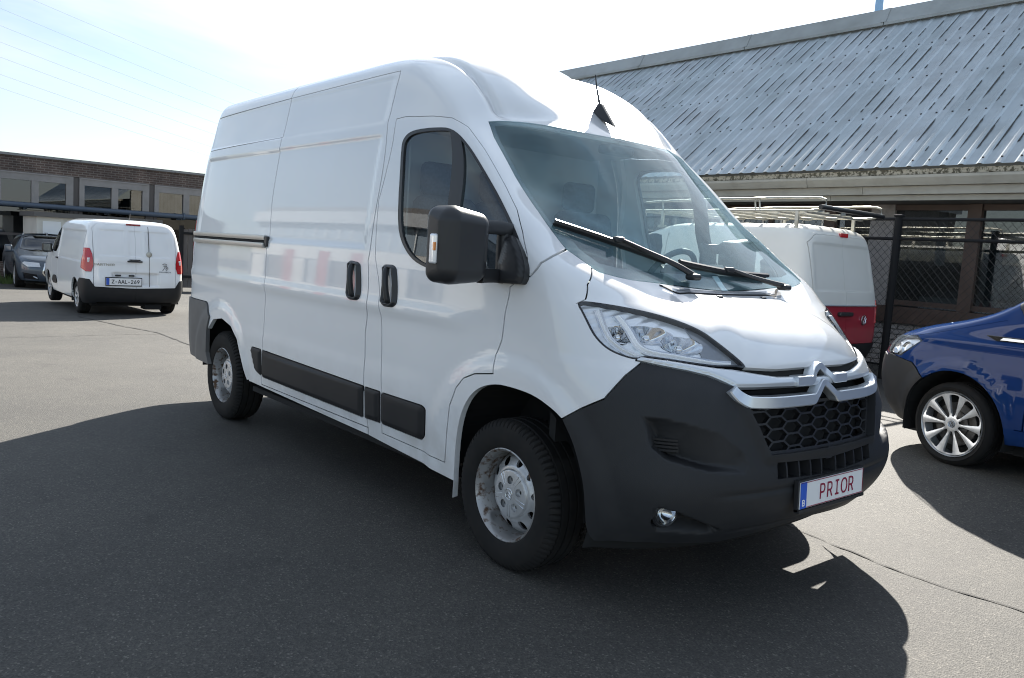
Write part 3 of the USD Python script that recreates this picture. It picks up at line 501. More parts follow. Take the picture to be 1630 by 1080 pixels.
        obj('window_seal', fp(panel(L, win.buffer(.004).difference(inner), .02, .003, .02)), 'black_plastic', d)
        obj('window_bar', fp(panel(L, bar, .02, .004, .02)), 'black_plastic', d)
        for p in polys(inner.difference(bar)): obj('window_pane', fp(panel(L, p, .03, -.005, 0)), 'cab_glass', d)
        # handles
        for key, par in (('handle_f', d), ('handle_s', s)):
            if flip and key == 'handle_s': continue
            hp = rounded(Polygon(D[key]).buffer(0).convex_hull, .04); c = hp.centroid
            ex = lambda U, V, hp=hp: .016*sstep(shapely.distance(hp.exterior, shapely.points(U, V)), 0, .018)-.034*sstep(shapely.distance(hp.exterior, shapely.points(U, V)), .026, .036)
            h = obj('door_handle', fp(panel(L, hp, .006, .002, .01, ex)), 'black_plastic', par)
            lo, hi = hp.bounds[1]+.028, hp.bounds[3]-.028; vv = np.linspace(lo, hi, 14); uu = np.full(14, c.x+.004); off = .024*np.sin(np.linspace(0, np.pi, 14))**.45
            obj('handle_grip', fp(joined(*[(lambda t: (np.array(t.vertices), np.array(t.faces), np.array(t.vertex_normals)))(tube(np.stack([L.at(uu[i:i+1], vv[i:i+1], off[i]+.002)[0] for i in range(14)]), np.linspace(.015, .017, 14), 10))])), 'black_plastic', h)
        for k, t in enumerate(trims):
            cx = t.centroid.x; par = van if k == 0 else (s if k == 1 else (van if k == 2 else d))
            ex = lambda U, V, t=t: .014*sstep(shapely.distance(t.exterior, shapely.points(U, V)), 0, .022)
            obj('side_moulding', fp(panel(L, t.buffer(-.001), .02, .003, .012, ex)), 'trim_plastic', par)
        bm = obj('rear_bumper_corner', fp(panel(L, rb.buffer(-G), .03, .012, .03)), 'bumper_weathered', van)
        obj('tail_light', fp(panel(L, tail.buffer(-.002), .03, .006, .03)), 'red_lens', van)
        # headlight
        hh = obj('headlight', fp(panel(L, hl.buffer(-.001), .02, -.09, 0)), 'lamp_chrome', van)
        obj('lamp_surround', fp(panel(L, hl.buffer(.001).difference(hl.buffer(-.006)), .015, .0, .035)), 'gloss_black', hh)
        obj('lamp_lens', fp(panel(L, hl.buffer(-.003), .02, .001, 0)), 'lens_clear', hh)
        uvp = lambda *pp: np.array(pp)
        # mask with two round openings for the lamp bowls
        lu = np.array(D['hl_in']); c1, c2, c3 = lu[0], lu[1], lu[2]
        bowl1 = affinity.scale(Point(c1).buffer(1, 20), .082, .062); bowl2 = affinity.scale(Point(c2).buffer(1, 20), .070, .052); bowl3 = affinity.scale(Point(c3).buffer(1, 20), .045, .058)
        mask = hl.buffer(-.004).difference(unary_union([bowl1, bowl2, bowl3]))
        tip = mask.intersection(sbox(0, 0, c2[0]-.05, 9)); mask = mask.difference(tip)
        obj('lamp_mask', fp(panel(L, mask, .008, -.026, .03, lambda U, V: .0016*np.sin((U*.8+V)*95)*sstep(U, c2[0], c1[0]))), 'lamp_mask', hh)
        obj('lamp_cover', fp(panel(L, tip, .012, -.020, .03)), 'lamp_grey', hh)
        for bp in (bowl1, bowl2, bowl3):
            bp = max(polys(bp.intersection(hl.buffer(-.004))), key=lambda a: a.area); c = bp.centroid; s2 = math.sqrt(bp.area/math.pi)
            ex = lambda U, V, c=c, s2=s2: .05*np.clip(((U-c.x)**2+((V-c.y)*1.15)**2)/s2**2, 0, 1.2)-.055+.004*np.cos(8*np.arctan2(V-c.y, U-c.x))*np.clip(np.hypot(U-c.x, V-c.y)/s2, 0, 1)
            obj('lamp_reflector', fp(panel(L, bp, .006, -.026, 0, ex)), 'lamp_chrome', hh)
            q = L.at(np.array([c.x]), np.array([c.y]), -.055)[0]; bulb = trimesh.creation.icosphere(subdivisions=2, radius=.017); bulb.apply_translation(q*([1, -1, 1] if flip else [1, 1, 1])); obj('lamp_bulb', bulb, 'chrome', hh, True)
        for key, wd in (('led1', .0105), ('led2', .0085)):
            ln = LineString(smoothpath(np.c_[np.array(D[key]), np.zeros(len(D[key]))], 40)[:, :2]).buffer(wd, cap_style='flat').intersection(hl.buffer(-.005))
            ex = lambda U, V, ln=ln: .016*sstep(shapely.distance(ln.boundary, shapely.points(U, V)), 0, .009)
            obj('led_strip', fp(panel(L, ln, .005, -.018, .02, ex)), 'led_white', hh)
            ln2 = LineString(smoothpath(np.c_[np.array(D[key]), np.zeros(len(D[key]))], 40)[:, :2]).buffer(wd+.007, cap_style='flat').intersection(hl.buffer(-.005)).difference(ln)
            obj('led_frame', fp(panel(L, ln2, .007, -.016, .01)), 'lamp_chrome', hh)
    # front, joined across the middle
    J = 'join'
    obj('hood', panel(L, hood.buffer(-G, join_style='mitre').union(sbox(0, hood.bounds[1]+.012, .02, hood.bounds[3]-.012)), .022, fl=.03, mirror=J), 'van_white', van)
    obj('hood_gap_seal', panel(L, filler.buffer(.02).intersection(sbox(0, 0, 2, 9)), .03, -.022, 0, mirror=J), 'cavity_black', van)
    w = obj('windscreen', panel(L, ws, .03, .001, .004, mirror=J), 'windscreen_glass', van)
    frit = ws.difference(Polygon([(p[0], p[1]) for p in ws.buffer(-.032, join_style='round').exterior.coords]).union(sbox(-1, ws.bounds[1]+.22, .4, ws.bounds[3]-.035)).difference(sbox(-1, ws.bounds[1]-.1, 3, ws.bounds[1]+.115)))
    frit = frit.difference(sbox(-.1, ws.bounds[1]+.12, .35, ws.bounds[3]-.036)).union(LineString(D['ws_edge'][4:]).buffer(.075).intersection(ws.buffer(-.001)))
    obj('windscreen_border', panel(L, frit, .02, -.004, 0, mirror=J), 'gloss_black', w)
    obj('windscreen_seal', panel(L, ws.buffer(.008).difference(ws).intersection(sbox(0, 0, 9, 9)), .02, -.003, 0, mirror=J), 'cavity_black', w)
    pocket = Polygon(D['pocket']).buffer(0); vent = rounded(Polygon(D['vent']).buffer(0), .006); fr_ = rounded(Polygon(D['fog_recess']).buffer(0), .012); pu = [p[0] for p in D['pocket']]
    zz = L.look('f', [(0, .36), (0, .30)])[:, 1]
    def bd(U, V):
        pt = shapely.points(U, V); a = np.where(shapely.contains(pocket, pt), shapely.distance(pocket.exterior, pt), 0); b = np.where(shapely.contains(fr_, pt), shapely.distance(fr_.exterior, pt), 0)
        tb, tt = shapely.distance(LineString(D['pocket'][5:]+D['pocket'][:1]), pt), shapely.distance(LineString(D['pocket'][:6]), pt); pk = np.where(a > 0, sstep(tb, 0, .038)*(tt/np.maximum(tt+tb, 1e-6))**.9, 0)
        wgt = .30+.70*sstep(U, min(pu)+.06, max(pu)-.12)
        it_ = np.where(shapely.contains(intake, pt), 0, 0)
        lip = -.014*np.exp(-((V-(it[3][1]-.05))/.012)**2)*(1-sstep(U, .45, .6)) - .012*np.exp(-((V-zz[0])/.009)**2)*(1-sstep(U, .35, .5))
        frame = .016*(1-sstep(shapely.distance(gr, pt), 0, .05))
        return -.105*pk*wgt-.065*sstep(b, 0, .03)+lip*0.6+frame
    B = obj('front_bumper', panel(L, bumper.buffer(-G, join_style='mitre').union(sbox(0, 0, .02, 9).intersection(bumper)).difference(Point(D['fog'][0]).buffer(.047)), .011, .0, .04, bd, mirror=J), 'bumper_plastic', van)
    obj('intake_backing', panel(L, intake.buffer(.03).intersection(sbox(0, 0, 9, 9)), .03, -.06, 0, mirror=J), 'cavity_black', B)
    obj('underside_panel', panel(L, sbox(0, 0, D['bump_arch'][-1][0]+.05, D['bump_bot'][-1][1]+.03), .04, -.035, 0, mirror=J), 'cavity_black', van)
    for flip in (0, 1):
        fp = (lambda m: flipy(m)) if flip else (lambda m: m); fx = np.array([1, -1, 1]) if flip else np.array([1, 1, 1])
        for k in range(4):
            u0 = .05+k*(intake.bounds[2]-.06)/3.6; vv = np.linspace(it[3][1]-.018, it[0][1], 5)
            P = np.stack([L.at(np.full(5, u0+s), vv, o) for s, o in ((-.004, -.004), (.004, -.004), (.004, -.055), (-.004, -.055))], 1)*fx
            obj('intake_vane', hull(P.reshape(-1, 3)), 'black_plastic', B)
        va = np.array(vent.bounds)
        for k in range(4):
            v = va[1]+(k+.5)*(va[3]-va[1])/4; us = np.linspace(va[0]+.004, va[2]-.004, 6)
            P = np.concatenate([L.at(us, us*0+v+s, -.052+o) for s, o in ((-.004, .006), (.004, .010), (.0, -.015))])*fx
            obj('vent_slat', hull(P), 'black_plastic', B)
        obj('vent_backing', fp(panel(L, vent.buffer(.004), .02, -.060, 0)), 'cavity_black', B)
        fc = Point(D['fog'][0]); q = L.at(np.array([fc.x]), np.array([fc.y]), -.040)[0]*fx; n = np.array([.93, -.33*fx[1], -.12]); n /= np.linalg.norm(n)
        Rm = trimesh.geometry.align_vectors([0, -1, 0], n)[:3, :3]
        f = obj('fog_lamp', xf(lathe([(.046, .03), (.046, -.006), (.041, -.012), (.037, -.006), (.034, .004), (.02, .018), (.001, .022)], 40), Rm, q), 'lamp_chrome', B, 40)
        obj('fog_lens', xf(lathe([(.037, -.004), (.028, -.011), (.014, -.015), (.0005, -.016)], 32), Rm, q), 'lens_clear', f, True)
        obj('fog_surround', xf(lathe([(.058, .03), (.058, -.002), (.050, -.010), (.045, -.006), (.045, .03)], 40), Rm, q), 'black_plastic', f, 40)
    # silver band, chevrons, lower bar
    b_ex = lambda U, V: .012*sstep(shapely.distance(sb.boundary, shapely.points(np.maximum(U, .02), V)), 0, .016)
    SB = obj('silver_band', panel(L, sb.buffer(-G).union(sbox(0, sb.bounds[1]+.004, .02, D['sb_top'][-1][1]-.004)), .008, .003, .03, b_ex, mirror=J), 'satin_silver', van)
    def front(w, z, off=0):
        uv = L.look('f', np.c_[np.abs(w), np.broadcast_to(z, np.shape(w))]); P = L.at(uv[:, 0], uv[:, 1], off); P[:, 1] = w; P[:, 2] = z; return P
    def bar_at(pts, prof, off, n=70):
        p = smoothpath(np.c_[np.array(pts), np.zeros(len(pts))], n); P = front(p[:, 0], p[:, 1], 0); P[:, 0] += off; return sweep(P, prof, (1, 0, 0))
    pr = [(-.027, -.035), (-.027, .006), (-.024, .010), (.016, .014), (.021, .010), (.022, .004), (.022, -.035)]
    def arm_scale(p, hi, lo_): return hi-(hi-lo_)*(1-sstep(np.abs(p), .075, .10))
    def chev(pts, off, n, hi, lo_, m='chrome_satin'):
        p = smoothpath(np.c_[np.array(pts), np.zeros(len(pts))], n); P = front(p[:, 0], p[:, 1], 0); P[:, 0] = gaussian_filter1d(P[:, 0], 2)+off; return sweep(P, pr, (1, 0, 0), arm_scale(p[:, 0], hi, lo_))
    up = [(-.20, .953), (-.13, .953), (-.096, .953), (-.084, .957), (-.048, .983), (-.014, 1.005), (-.006, 1.009), (0, 1.010)]; up = up+[(-a, b) for a, b in up[-2::-1]]
    obj('upper_chevron', chev(up, .015, 140, .86, .62), 'chrome_satin', SB, 28)
    lo = [(-.575, .935), (-.545, .900), (-.50, .882), (-.30, .876), (-.13, .876), (-.10, .877), (-.087, .884), (-.048, .912), (-.014, .936), (-.006, .940), (0, .941)]; lo = lo+[(-a, b) for a, b in lo[-2::-1]]
    obj('lower_chevron_bar', chev(lo, .010, 240, 1.0, .62), 'chrome_satin', SB, 28)
    # honeycomb grille
    hexes = []; ha, hf, hb = .060, .030, .0255
    for r in range(-1, 9):
        for c in range(-8, 9):
            cx, cy = c*(ha+hf), gr.bounds[1]+r*2*hb+(hb if c % 2 else 0)
            hexes.append(Polygon([(cx-ha, cy), (cx-hf, cy-hb), (cx+hf, cy-hb), (cx+ha, cy), (cx+hf, cy+hb), (cx-hf, cy+hb)]).buffer(-.0042))
    gfull = gr.union(affinity.scale(gr, -1, 1, origin=(0, 0))); gr_low = gr.intersection(sbox(-1, 0, 9, float(L.look('f', [(.1, .868)])[0][1]))); mesh_ = gr_low.buffer(.004).intersection(sbox(0, 0, 9, 9)).difference(unary_union(hexes).intersection(gr_low.buffer(-.010).union(sbox(-.1, gr.bounds[1]+.01, .05, gr_low.bounds[3]-.01))))
    g_ = obj('grille', panel(L, mesh_, .012, -.022, .022, mirror=J), 'black_plastic', van)
    obj('grille_backing', panel(L, gr.buffer(.02).intersection(sbox(0, 0, 9, 9)), .03, -.075, 0, mirror=J), 'cavity_black', g_)
    # number plate
    zp, xp = .4985, 1.0; t = math.radians(3)
    pl = thing('number_plate', parent=van); O = np.array([xp, 0, zp]); Rt, Up = np.array([0, 1., 0]), np.array([-math.sin(t), 0, math.cos(t)]); Nn = np.cross(Rt, Up)
    def plate_box(y0, y1, z0, z1, a, b): m = bx(y0, y1, z0, z1, a, b); return xf(m, np.stack([Rt, Up, Nn], 1), O)
    obj('plate_holder', cat_([plate_box(-.27, .27, -.066, .064, -.022, -.004), plate_box(-.27, .27, -.071, -.058, -.02, .004)]), 'black_plastic', pl)
    obj('plate_board', plate_box(-.26, .26, -.055, .055, -.0035, 0), 'plate_white', pl)
    obj('plate_frame', cat_([plate_box(-.26, .26, .0505, .0535, 0, .0012), plate_box(-.212, .26, -.0535, -.0505, 0, .0012), plate_box(.2565, .2595, -.0505, .0505, 0, .0012)]), 'plate_red', pl)
    obj('plate_band', plate_box(-.2585, -.212, -.0545, .0545, 0, .0012), 'plate_blue', pl)
    obj('plate_letter', textm('B', .026, O+Rt*-.235+Up*-.031+Nn*.0012, Rt, Up, .001), 'text_white', pl)
    for k, ch in enumerate('PRIOR'): obj('plate_letter', textm(ch, .066, O+Rt*(-.085+.061*k*.98)+Nn*.0002, Rt, Up, .0014, False, .92), 'plate_red', pl)
    # cowl between windscreen and hood: black tray, ribbed white vent strip
    u1 = D['cowl'][0][0]; v1 = D['hood_rear'][-1][1]
    for k, (vo, ue, rr_, m_) in enumerate(((-.050, .47, .0055, 'cavity_black'), (-.036, .40, .0026, 'lamp_grey'), (-.024, .37, .0026, 'lamp_grey'), (-.012, .34, .0026, 'lamp_grey'))):
        us = np.linspace(0, ue, 40); vv = v1+vo+(.004-vo)*.9*sstep(us, ue-.10, ue)*(1 if k == 0 else 0)+.025*(us/.5)**2
        P = L.at(us, vv, .001 if k else .0015); P = np.concatenate([(P*[1, -1, 1])[::-1][:-1], P]); obj('cowl_rib', sweep(P, [(-rr_, -.004), (-rr_*.8, .0015), (rr_*.8, .0015), (rr_, -.004)], (.5, 0, .86)), m_, van, 30)
    for w_ in (-.13, .22):
        P = front(np.array([w_]), np.array([1.262]), .012)[0]; obj('washer_jet', rbox(P+[0, 0, .004], (.03, .035, .022), .008, 1), 'black_plastic', van, 40)
    # wipers
    def on_ws(pts, off):
        pts = np.array(pts); uv = L.look('f', np.c_[np.abs(pts[:, 0]), pts[:, 1]]); P = L.at(uv[:, 0], uv[:, 1], off); P[:, 1] = pts[:, 0]; return P
    for bl, arm in (([(-.825, 1.545), (-.69, 1.508), (-.56, 1.472), (-.43, 1.437), (-.32, 1.408)], [(-.555, 1.478), (-.45, 1.432), (-.30, 1.372), (-.235, 1.335)]),
                    ([(-.245, 1.405), (-.06, 1.385), (.10, 1.372), (.28, 1.365), (.44, 1.362)], [(.09, 1.375), (.22, 1.345), (.38, 1.315), (.47, 1.300)])):
        p = smoothpath(on_ws(bl, .022), 30); wp = thing('wiper', parent=van)
        obj('wiper_blade', cat_([sweep(p, [(-.013, -.004), (-.009, .010), (.004, .014), (.012, .004), (.010, -.004)], (.75, 0, .65)), sweep(p-np.array([.008, 0, .010]), [(-.0025, -.012), (-.0025, .006), (.0025, .006), (.0025, -.012)], (.75, 0, .65))]), 'black_plastic', wp, 40)
        a = smoothpath(on_ws(arm, .040), 24); obj('wiper_arm', cat_([tube(a, np.linspace(.008, .015, 24), 8), rbox(a[0]-[.004, 0, .006], (.035, .06, .028), .01, 1), rbox(a[-1]+[0, 0, -.008], (.06, .06, .03), .013, 1)]), 'black_plastic', wp, 40)
    # aerial
    ap = L.look('f', [(0, 2.145)])[0]; P = L.at(ap[:1], ap[1:], .012)[0]
    ae = thing('aerial', parent=van); obj('aerial_base', hull([P+[.055, -.008, -.028], P+[.055, .008, -.028], P+[-.10, -.028, .056], P+[-.10, .028, .056], P+[-.055, -.010, .105], P+[-.055, .010, .105], P+[-.09, 0, .11], P+[0, -.022, 0], P+[0, .022, 0]]), 'black_plastic', ae, 30)
    obj('aerial_mast', tube([P+[-.07, 0, .09], P+[-.105, 0, .19], P+[-.125, 0, .27]], np.array([.007, .005, .0035]), 8), 'black_plastic', ae, True)
    # sliding rail on the right side
    x0, x1 = -4.12, -2.66; xs = np.linspace(x0, x1, 40); rl_ = lambda z, off: (lambda uv: L.at(uv[:, 0], uv[:, 1], off))(L.look('s', np.c_[xs, np.full(40, z)]))
    R_ = thing('slide_rail', parent=van)
    obj('rail_channel', sweep(rl_(1.383, .001), [(-.036, -.01), (-.036, .012), (.036, .012), (.036, -.01)], (0, -1, 0)), 'cavity_black', R_)
    for z in (1.409, 1.357): obj('rail_strip', sweep(rl_(z, .006 if z < 1.4 else .012), [(-.017, -.006), (-.016, .016), (0, .020), (.016, .016), (.017, -.006)], (0, -1, 0)), 'rail_alu', R_, 40)
    for X in (x0-.015, x1+.012):
        uv = L.look('s', [(X, 1.384)])[0]; q = L.at(uv[:1], uv[1:], .004)[0]; obj('rail_end', rbox(q, (.045, .022, .070), .006, 1), 'black_plastic', R_, 40)
    # door mirrors on their black arms
    for flip in (0, 1):
        fp = (lambda m: move(tflip(m), (-.30, -.07, 0))) if flip else (lambda m: m)
        d = thing('door_mirror', parent=van)
        sl = panel(L, sail, .015, .030, .035, lambda U, V: .012*sstep(shapely.distance(sail.exterior, shapely.points(U, V)), 0, .03)); obj('mirror_base', flipy(sl) if flip else sl, 'black_plastic', d)
        s = trimesh.creation.icosphere(subdivisions=3, radius=1.).vertices; C = np.array([-.10, -1.245, 1.430])
        H = []
        for dx, y, z, r in ((.010, -.055, .092, .072), (.016, .066, .086, .058), (.012, -.055, -.096, .070), (.018, .062, -.098, .056), (-.045, -.078, .112, .048), (-.045, .088, .108, .034), (-.045, -.080, -.116, .046), (-.045, .086, -.118, .034)): H.append(s*r+C+[dx, y, z])
        hm = hull(np.vstack(H)); obj('mirror_housing', fp(hm), 'black_plastic', d, 50)
        obj('housing_panel', fp(rbox(C+[.060, .050, -.005], (.022, .10, .13), .010, 2)), 'black_plastic', d, 50)
        obj('mirror_glass', fp(rbox(C+[-.072, 0, 0], (.012, .19, .27), .005, 1)), 'chrome', d, 40)
        obj('turn_indicator', fp(cat_([rbox(C+[-.005, -.128, -.02], (.045, .022, .125), .010, 2)])), 'lens_clear_solid', d, 50)
        obj('indicator_bulb', fp(rbox(C+[.012, -.137, -.01], (.016, .008, .035), .003, 1)), 'orange_lens', d, 40)
        for z0, z1 in ((.085, .10), (-.125, -.11)):
            a = np.array([C+[.02, .10, z0], C+[.0, .20, z1-.012], C+[-.01, .28, z1-.02]]); obj('mirror_arm', fp(cat_([sweep(smoothpath(a, 10), [(-.03, -.018), (-.03, .012), (-.015, .02), (.015, .02), (.03, .012), (.03, -.018)], (1, 0, 0))])), 'black_plastic', d, 40)
        obj('arm_upright', fp(hull(np.vstack([s*.03+C+[-.02, .25, .07], s*.035+C+[-.015, .255, -.12], s*.02+C+[-.05, .30, .10], s*.03+C+[-.03, .30, -.12]]))), 'black_plastic', d, 50)
    # wheels, arches, underbody
    for x in (0, -3.45):
        for sd_ in (-1, 1): steel_wheel(van, (x, (.895 if x == 0 else .885)*sd_, .338), sd_)
    for x, r in ((0, .475), (-3.45, .44)):
        for sd_ in (-1, 1):
            th = np.linspace(-.02, np.pi+.02, 30); pts = np.stack([x+r*1.02*np.cos(th), np.zeros(30), .36+r*np.sin(th)], -1); y0, y1 = .55, .985
            v = np.vstack([pts+[0, sd_*y0, 0], pts+[0, sd_*y1, 0]]); f = [[i, i+1, 31+i] for i in range(29)]+[[i, 31+i, 30+i] for i in range(29)]; f += [[29*0+i, 29-i, i+1] for i in range(0)]
            wl = bx(x-r, x+r, min(sd_*.56, sd_*.55), max(sd_*.56, sd_*.55), .36, .36+r); obj('wheel_arch_liner', cat_([trimesh.Trimesh(v, f, process=False), wl]), 'cavity_black', van)
    un = [bx(-3.95, -.5, -.80, .80, .33, .37), bx(-.499, .60, -.52, .52, .30, .34), bx(-2.9, -.4, -.97, -.90, .31, .345), bx(-2.9, -.4, .90, .97, .31, .345), bx(-3.5, -3.4, -.8, .8, .28, .38), bx(-.06, .06, -.8, .8, .26, .34)]
    obj('underbody', cat_(un), 'cavity_black', van)
    # cab interior
    cab = thing('cab_interior', parent=van)
    obj('dashboard', cat_([hull([(.33, -.80, 1.18), (.33, .80, 1.18), (.30, -.80, 1.30), (.30, .80, 1.30), (-.02, -.86, 1.345), (-.02, .86, 1.345), (-.16, -.86, 1.30), (-.16, .86, 1.30), (-.12, -.86, .95), (-.12, .86, .95), (.2, -.8, .9), (.2, .8, .9)]), hull([(-.02, .20, 1.34), (-.02, .62, 1.34), (-.10, .22, 1.42), (-.10, .60, 1.42), (-.20, .22, 1.40), (-.20, .60, 1.40), (-.22, .2, 1.3), (-.22, .62, 1.3)])]), 'dash_plastic', cab, 30)
    obj('dash_paper', bx(-.02, .18, -.05, .25, 1.346, 1.349), 'plate_white', cab)
    th = np.linspace(0, 2*np.pi, 41); c = np.array([-.33, .42, 1.32]); a, b = np.array([0, 1., 0]), np.array([.50, 0, .86])
    ring = c+.19*np.cos(th)[:, None]*a+.19*np.sin(th)[:, None]*b
    obj('steering_wheel', cat_([tube(ring, .017, 10, False), tube([c-a*.18, c, c+a*.18], .016, 8), tube([c, c-b*.18], .016, 8), rbox(c, (.05, .13, .13), .02, 1), tube([c, c+np.array([.25, 0, -.15])], .04, 10)]), 'dash_plastic', cab, 40)
    for y, wd in ((.50, .46), (-.18, .40), (-.60, .40)):
        obj('seat', cat_([rbox((-.75, y, .98), (.50, wd, .16), .06, 1), xf(rbox((0, 0, .38), (.15, wd, .72), .06, 1), [[math.cos(.22), 0, -math.sin(.22)], [0, 1, 0], [math.sin(.22), 0, math.cos(.22)]], (-1.0, y, .98)), rbox((-1.20, y, 1.80), (.09, .26, .19), .04, 1)]), 'seat_fabric', cab, 50)
    obj('bulkhead', bx(-1.36, -1.33, -.80, .80, .40, 2.28), 'bulkhead', cab); obj('cab_floor', bx(-1.35, -.5, -.92, .92, .55, .60), 'cavity_black', cab)
    obj('footwell_panel', cat_([bx(-.499, .16, -.93, .93, .875, .895), bx(.161, .20, -.90, .90, .60, 1.17)]), 'cavity_black', cab)
    obj('headliner', bx(-1.34, -.66, -.72, .72, 2.07, 2.09), 'headliner', cab)
    obj('rear_view_unit', rbox((-.42, 0, 2.0), (.10, .20, .05), .018, 1), 'black_plastic', cab, 40)
    for sd_ in (-1, 1): obj('door_card', bx(-1.2, -.1, sd_*.955-.012, sd_*.955+.012, .90, 1.28), 'dash_plastic', cab)
    obj('seat_belt', bx(-1.15, -1.10, -.885, -.875, 1.3, 2.02), 'headliner', cab)
    return van
mat('rail_alu', (.50, .49, .46), .35, .8); mat('chrome_satin', (.66, .69, .72), .26, .75); mat('lamp_mask', (.78, .80, .82), .22, .45); mat('lens_clear_solid', (.74, .75, .77), .1, .35, None, None, 0, 1.0)
build_van()

# ---------------------------------------------------------------- the other vehicles
mat('dark_mirror', (.12, .13, .14), .05, 1.0)
def car_loft(rows, disp=None):
    net = []
    for z, xf_, fc, W, xr, rc in rows:
        W = max(W, .012); a, b = xf_-fc-.35, xr+rc+.35; a = max(a, b+.05)
        net.append([(x, -w, z) for x, w in ((xf_, 0), (xf_-.04*fc, .42*W), (xf_-.18*fc, .72*W), (xf_-.5*fc, .90*W), (xf_-fc, .982*W), (a, W), ((a+b)/2, W), (b, W), (xr+rc, .992*W), (xr+.28*rc, .95*W), (xr+.04*rc, .82*W), (xr, .45*W), (xr, 0))])
    return Loft(net, nu=340, nv=200, su=4, sv=3, disp=disp)
def PO(L, kind, pts, n=None, smooth=0):
    """outline given on the side (x, z) or on the front or rear (w, z), as a polygon in UV"""
    p = np.array(chaikin(pts, smooth) if smooth else pts, float)
    p = np.array(shapely.segmentize(Polygon(p), .08).exterior.coords)[:-1]
    return Polygon(L.look(kind, p)).buffer(0)
def LN(L, kind, pts): return LineString(L.look(kind, np.array(shapely.segmentize(LineString(pts), .06).coords)))
def arch_poly(L, x, z, r, bottom): th = np.linspace(-.25, np.pi+.25, 28); return PO(L, 's', [(x+r*math.cos(a), z+r*math.sin(a)) for a in th]+[(x-r*.97, bottom), (x+r*.97, bottom)][:2]).union(PO(L, 's', [(x-r*.96, z), (x+r*.96, z), (x+r*.96, bottom), (x-r*.96, bottom)]))
def car(name, label, cat, loc, rot, rows, paint, axles, R, cuts, grooves=(), wheel=None, zlow=.26, scale=None, archr=None, track=.77, disp=None, group=None):
    t = thing(name, label, cat, loc, rot, group, scale=scale); L = car_loft(rows, disp); made = {}
    arches = [arch_poly(L, x, R, archr or R+.055, rows[0][0]) for x in axles]
    dom = sbox(0, L.look('s', [(axles[1]*.5, zlow)])[0][1], L.Um, L.Vm-.005)
    solid = unary_union([c[1] for c in cuts if c[1] is not None]+arches)
    body = dom.difference(solid)
    for g in grooves: body = body.difference(g.buffer(.0022, cap_style='flat'))
    k = 0
    for p in sorted(polys(body), key=lambda a: -a.area):
        if p.area < .004: continue
        m = panel(L, p.buffer(-.0015), .035, fl=.03); k += 1
        if m is None: continue
        b = p.bounds; join = b[0] < .01 or b[2] > L.Um-.01 or b[3] > L.Vm-.05
        if join: obj('body_panel', joined(m, flipy(m)), paint, t)
        else: obj('body_panel', m, paint, t); obj('body_panel', flipy(m), paint, t)
    for nm, poly, m, off, mir in cuts:
        if poly is None: continue
        for q in polys(poly):
            q = q.difference(unary_union(arches)) if 'bumper' in nm else q
            pm = panel(L, q.buffer(-.0015), .035, off, .025)
            if pm is None: continue
            if mir == 'j': obj(nm, joined(pm, flipy(pm)), m, t)
            else: obj(nm, pm, m, t); obj(nm, flipy(pm), m, t)
    for x in axles:
        for s in (-1, 1):
            (wheel or spoke_wheel)(t, (x, track*s, R), s)
            th = np.linspace(-.3, np.pi+.3, 22); r = (archr or R+.055)*1.01; y0, y1 = .45, rows[3][3]-.02
            pts = np.stack([x+r*np.cos(th), np.zeros(22), R+r*np.sin(th)], -1); v = np.vstack([pts+[0, s*y0, 0], pts+[0, s*y1, 0]]); f = [[i, i+1, 23+i] for i in range(21)]+[[i, 23+i, 22+i] for i in range(21)]
            obj('wheel_arch_liner', cat_([trimesh.Trimesh(v, f, process=False), bx(x-r, x+r, min(s*.46, s*.45), max(s*.46, s*.45), .2, R+r)]), 'cavity_black', t)
    zb = rows[0][0]; obj('underbody', cat_([bx(axles[1]-.5, axles[0]+.5, -.72, .72, zb-.04, zb+.03), bx(axles[1]-.62, axles[1]-.3, -.5, -.2, zb-.10, zb)]), 'cavity_black', t)
    return t, L
def cab_fill(t, x0, x1, w, z0, z1, seats=((-.95, .38), (-.95, -.38))):
    obj('cabin_floor', bx(x0, x1, -w, w, z0-.02, z0), 'cavity_black', t)
    for x, y in seats: obj('seat', cat_([rbox((x+.15, y, z0+.18), (.5, .46, .16), .05, 1), rbox((x-.12, y, z0+.48), (.16, .46, .62), .06, 1), rbox((x-.16, y, z0+.88), (.1, .26, .18), .04, 1)]), 'seat_fabric', t, 40)
    obj('dashboard', hull([(x1-.02, -w, z0+.55), (x1-.02, w, z0+.55), (x1-.5, -w, z0+.60), (x1-.5, w, z0+.60), (x1-.5, -w, z0+.2), (x1-.5, w, z0+.2)]), 'dash_plastic', t, 30)
def ear_mirror(t, x, y, z, m='black_plastic'):
    for s in (-1, 1):
        e = obj('door_mirror', cat_([rbox((x, s*(y+.13), z+.02), (.10, .19, .20), .04, 2), tube([(x+.02, s*(y-.02), z-.05), (x, s*(y+.1), z-.03)], .03, 8)]), m, t, 50)
        obj('mirror_glass', rbox((x-.048, s*(y+.13), z+.02), (.012, .15, .15), .005, 1), 'dark_mirror', e, 40)
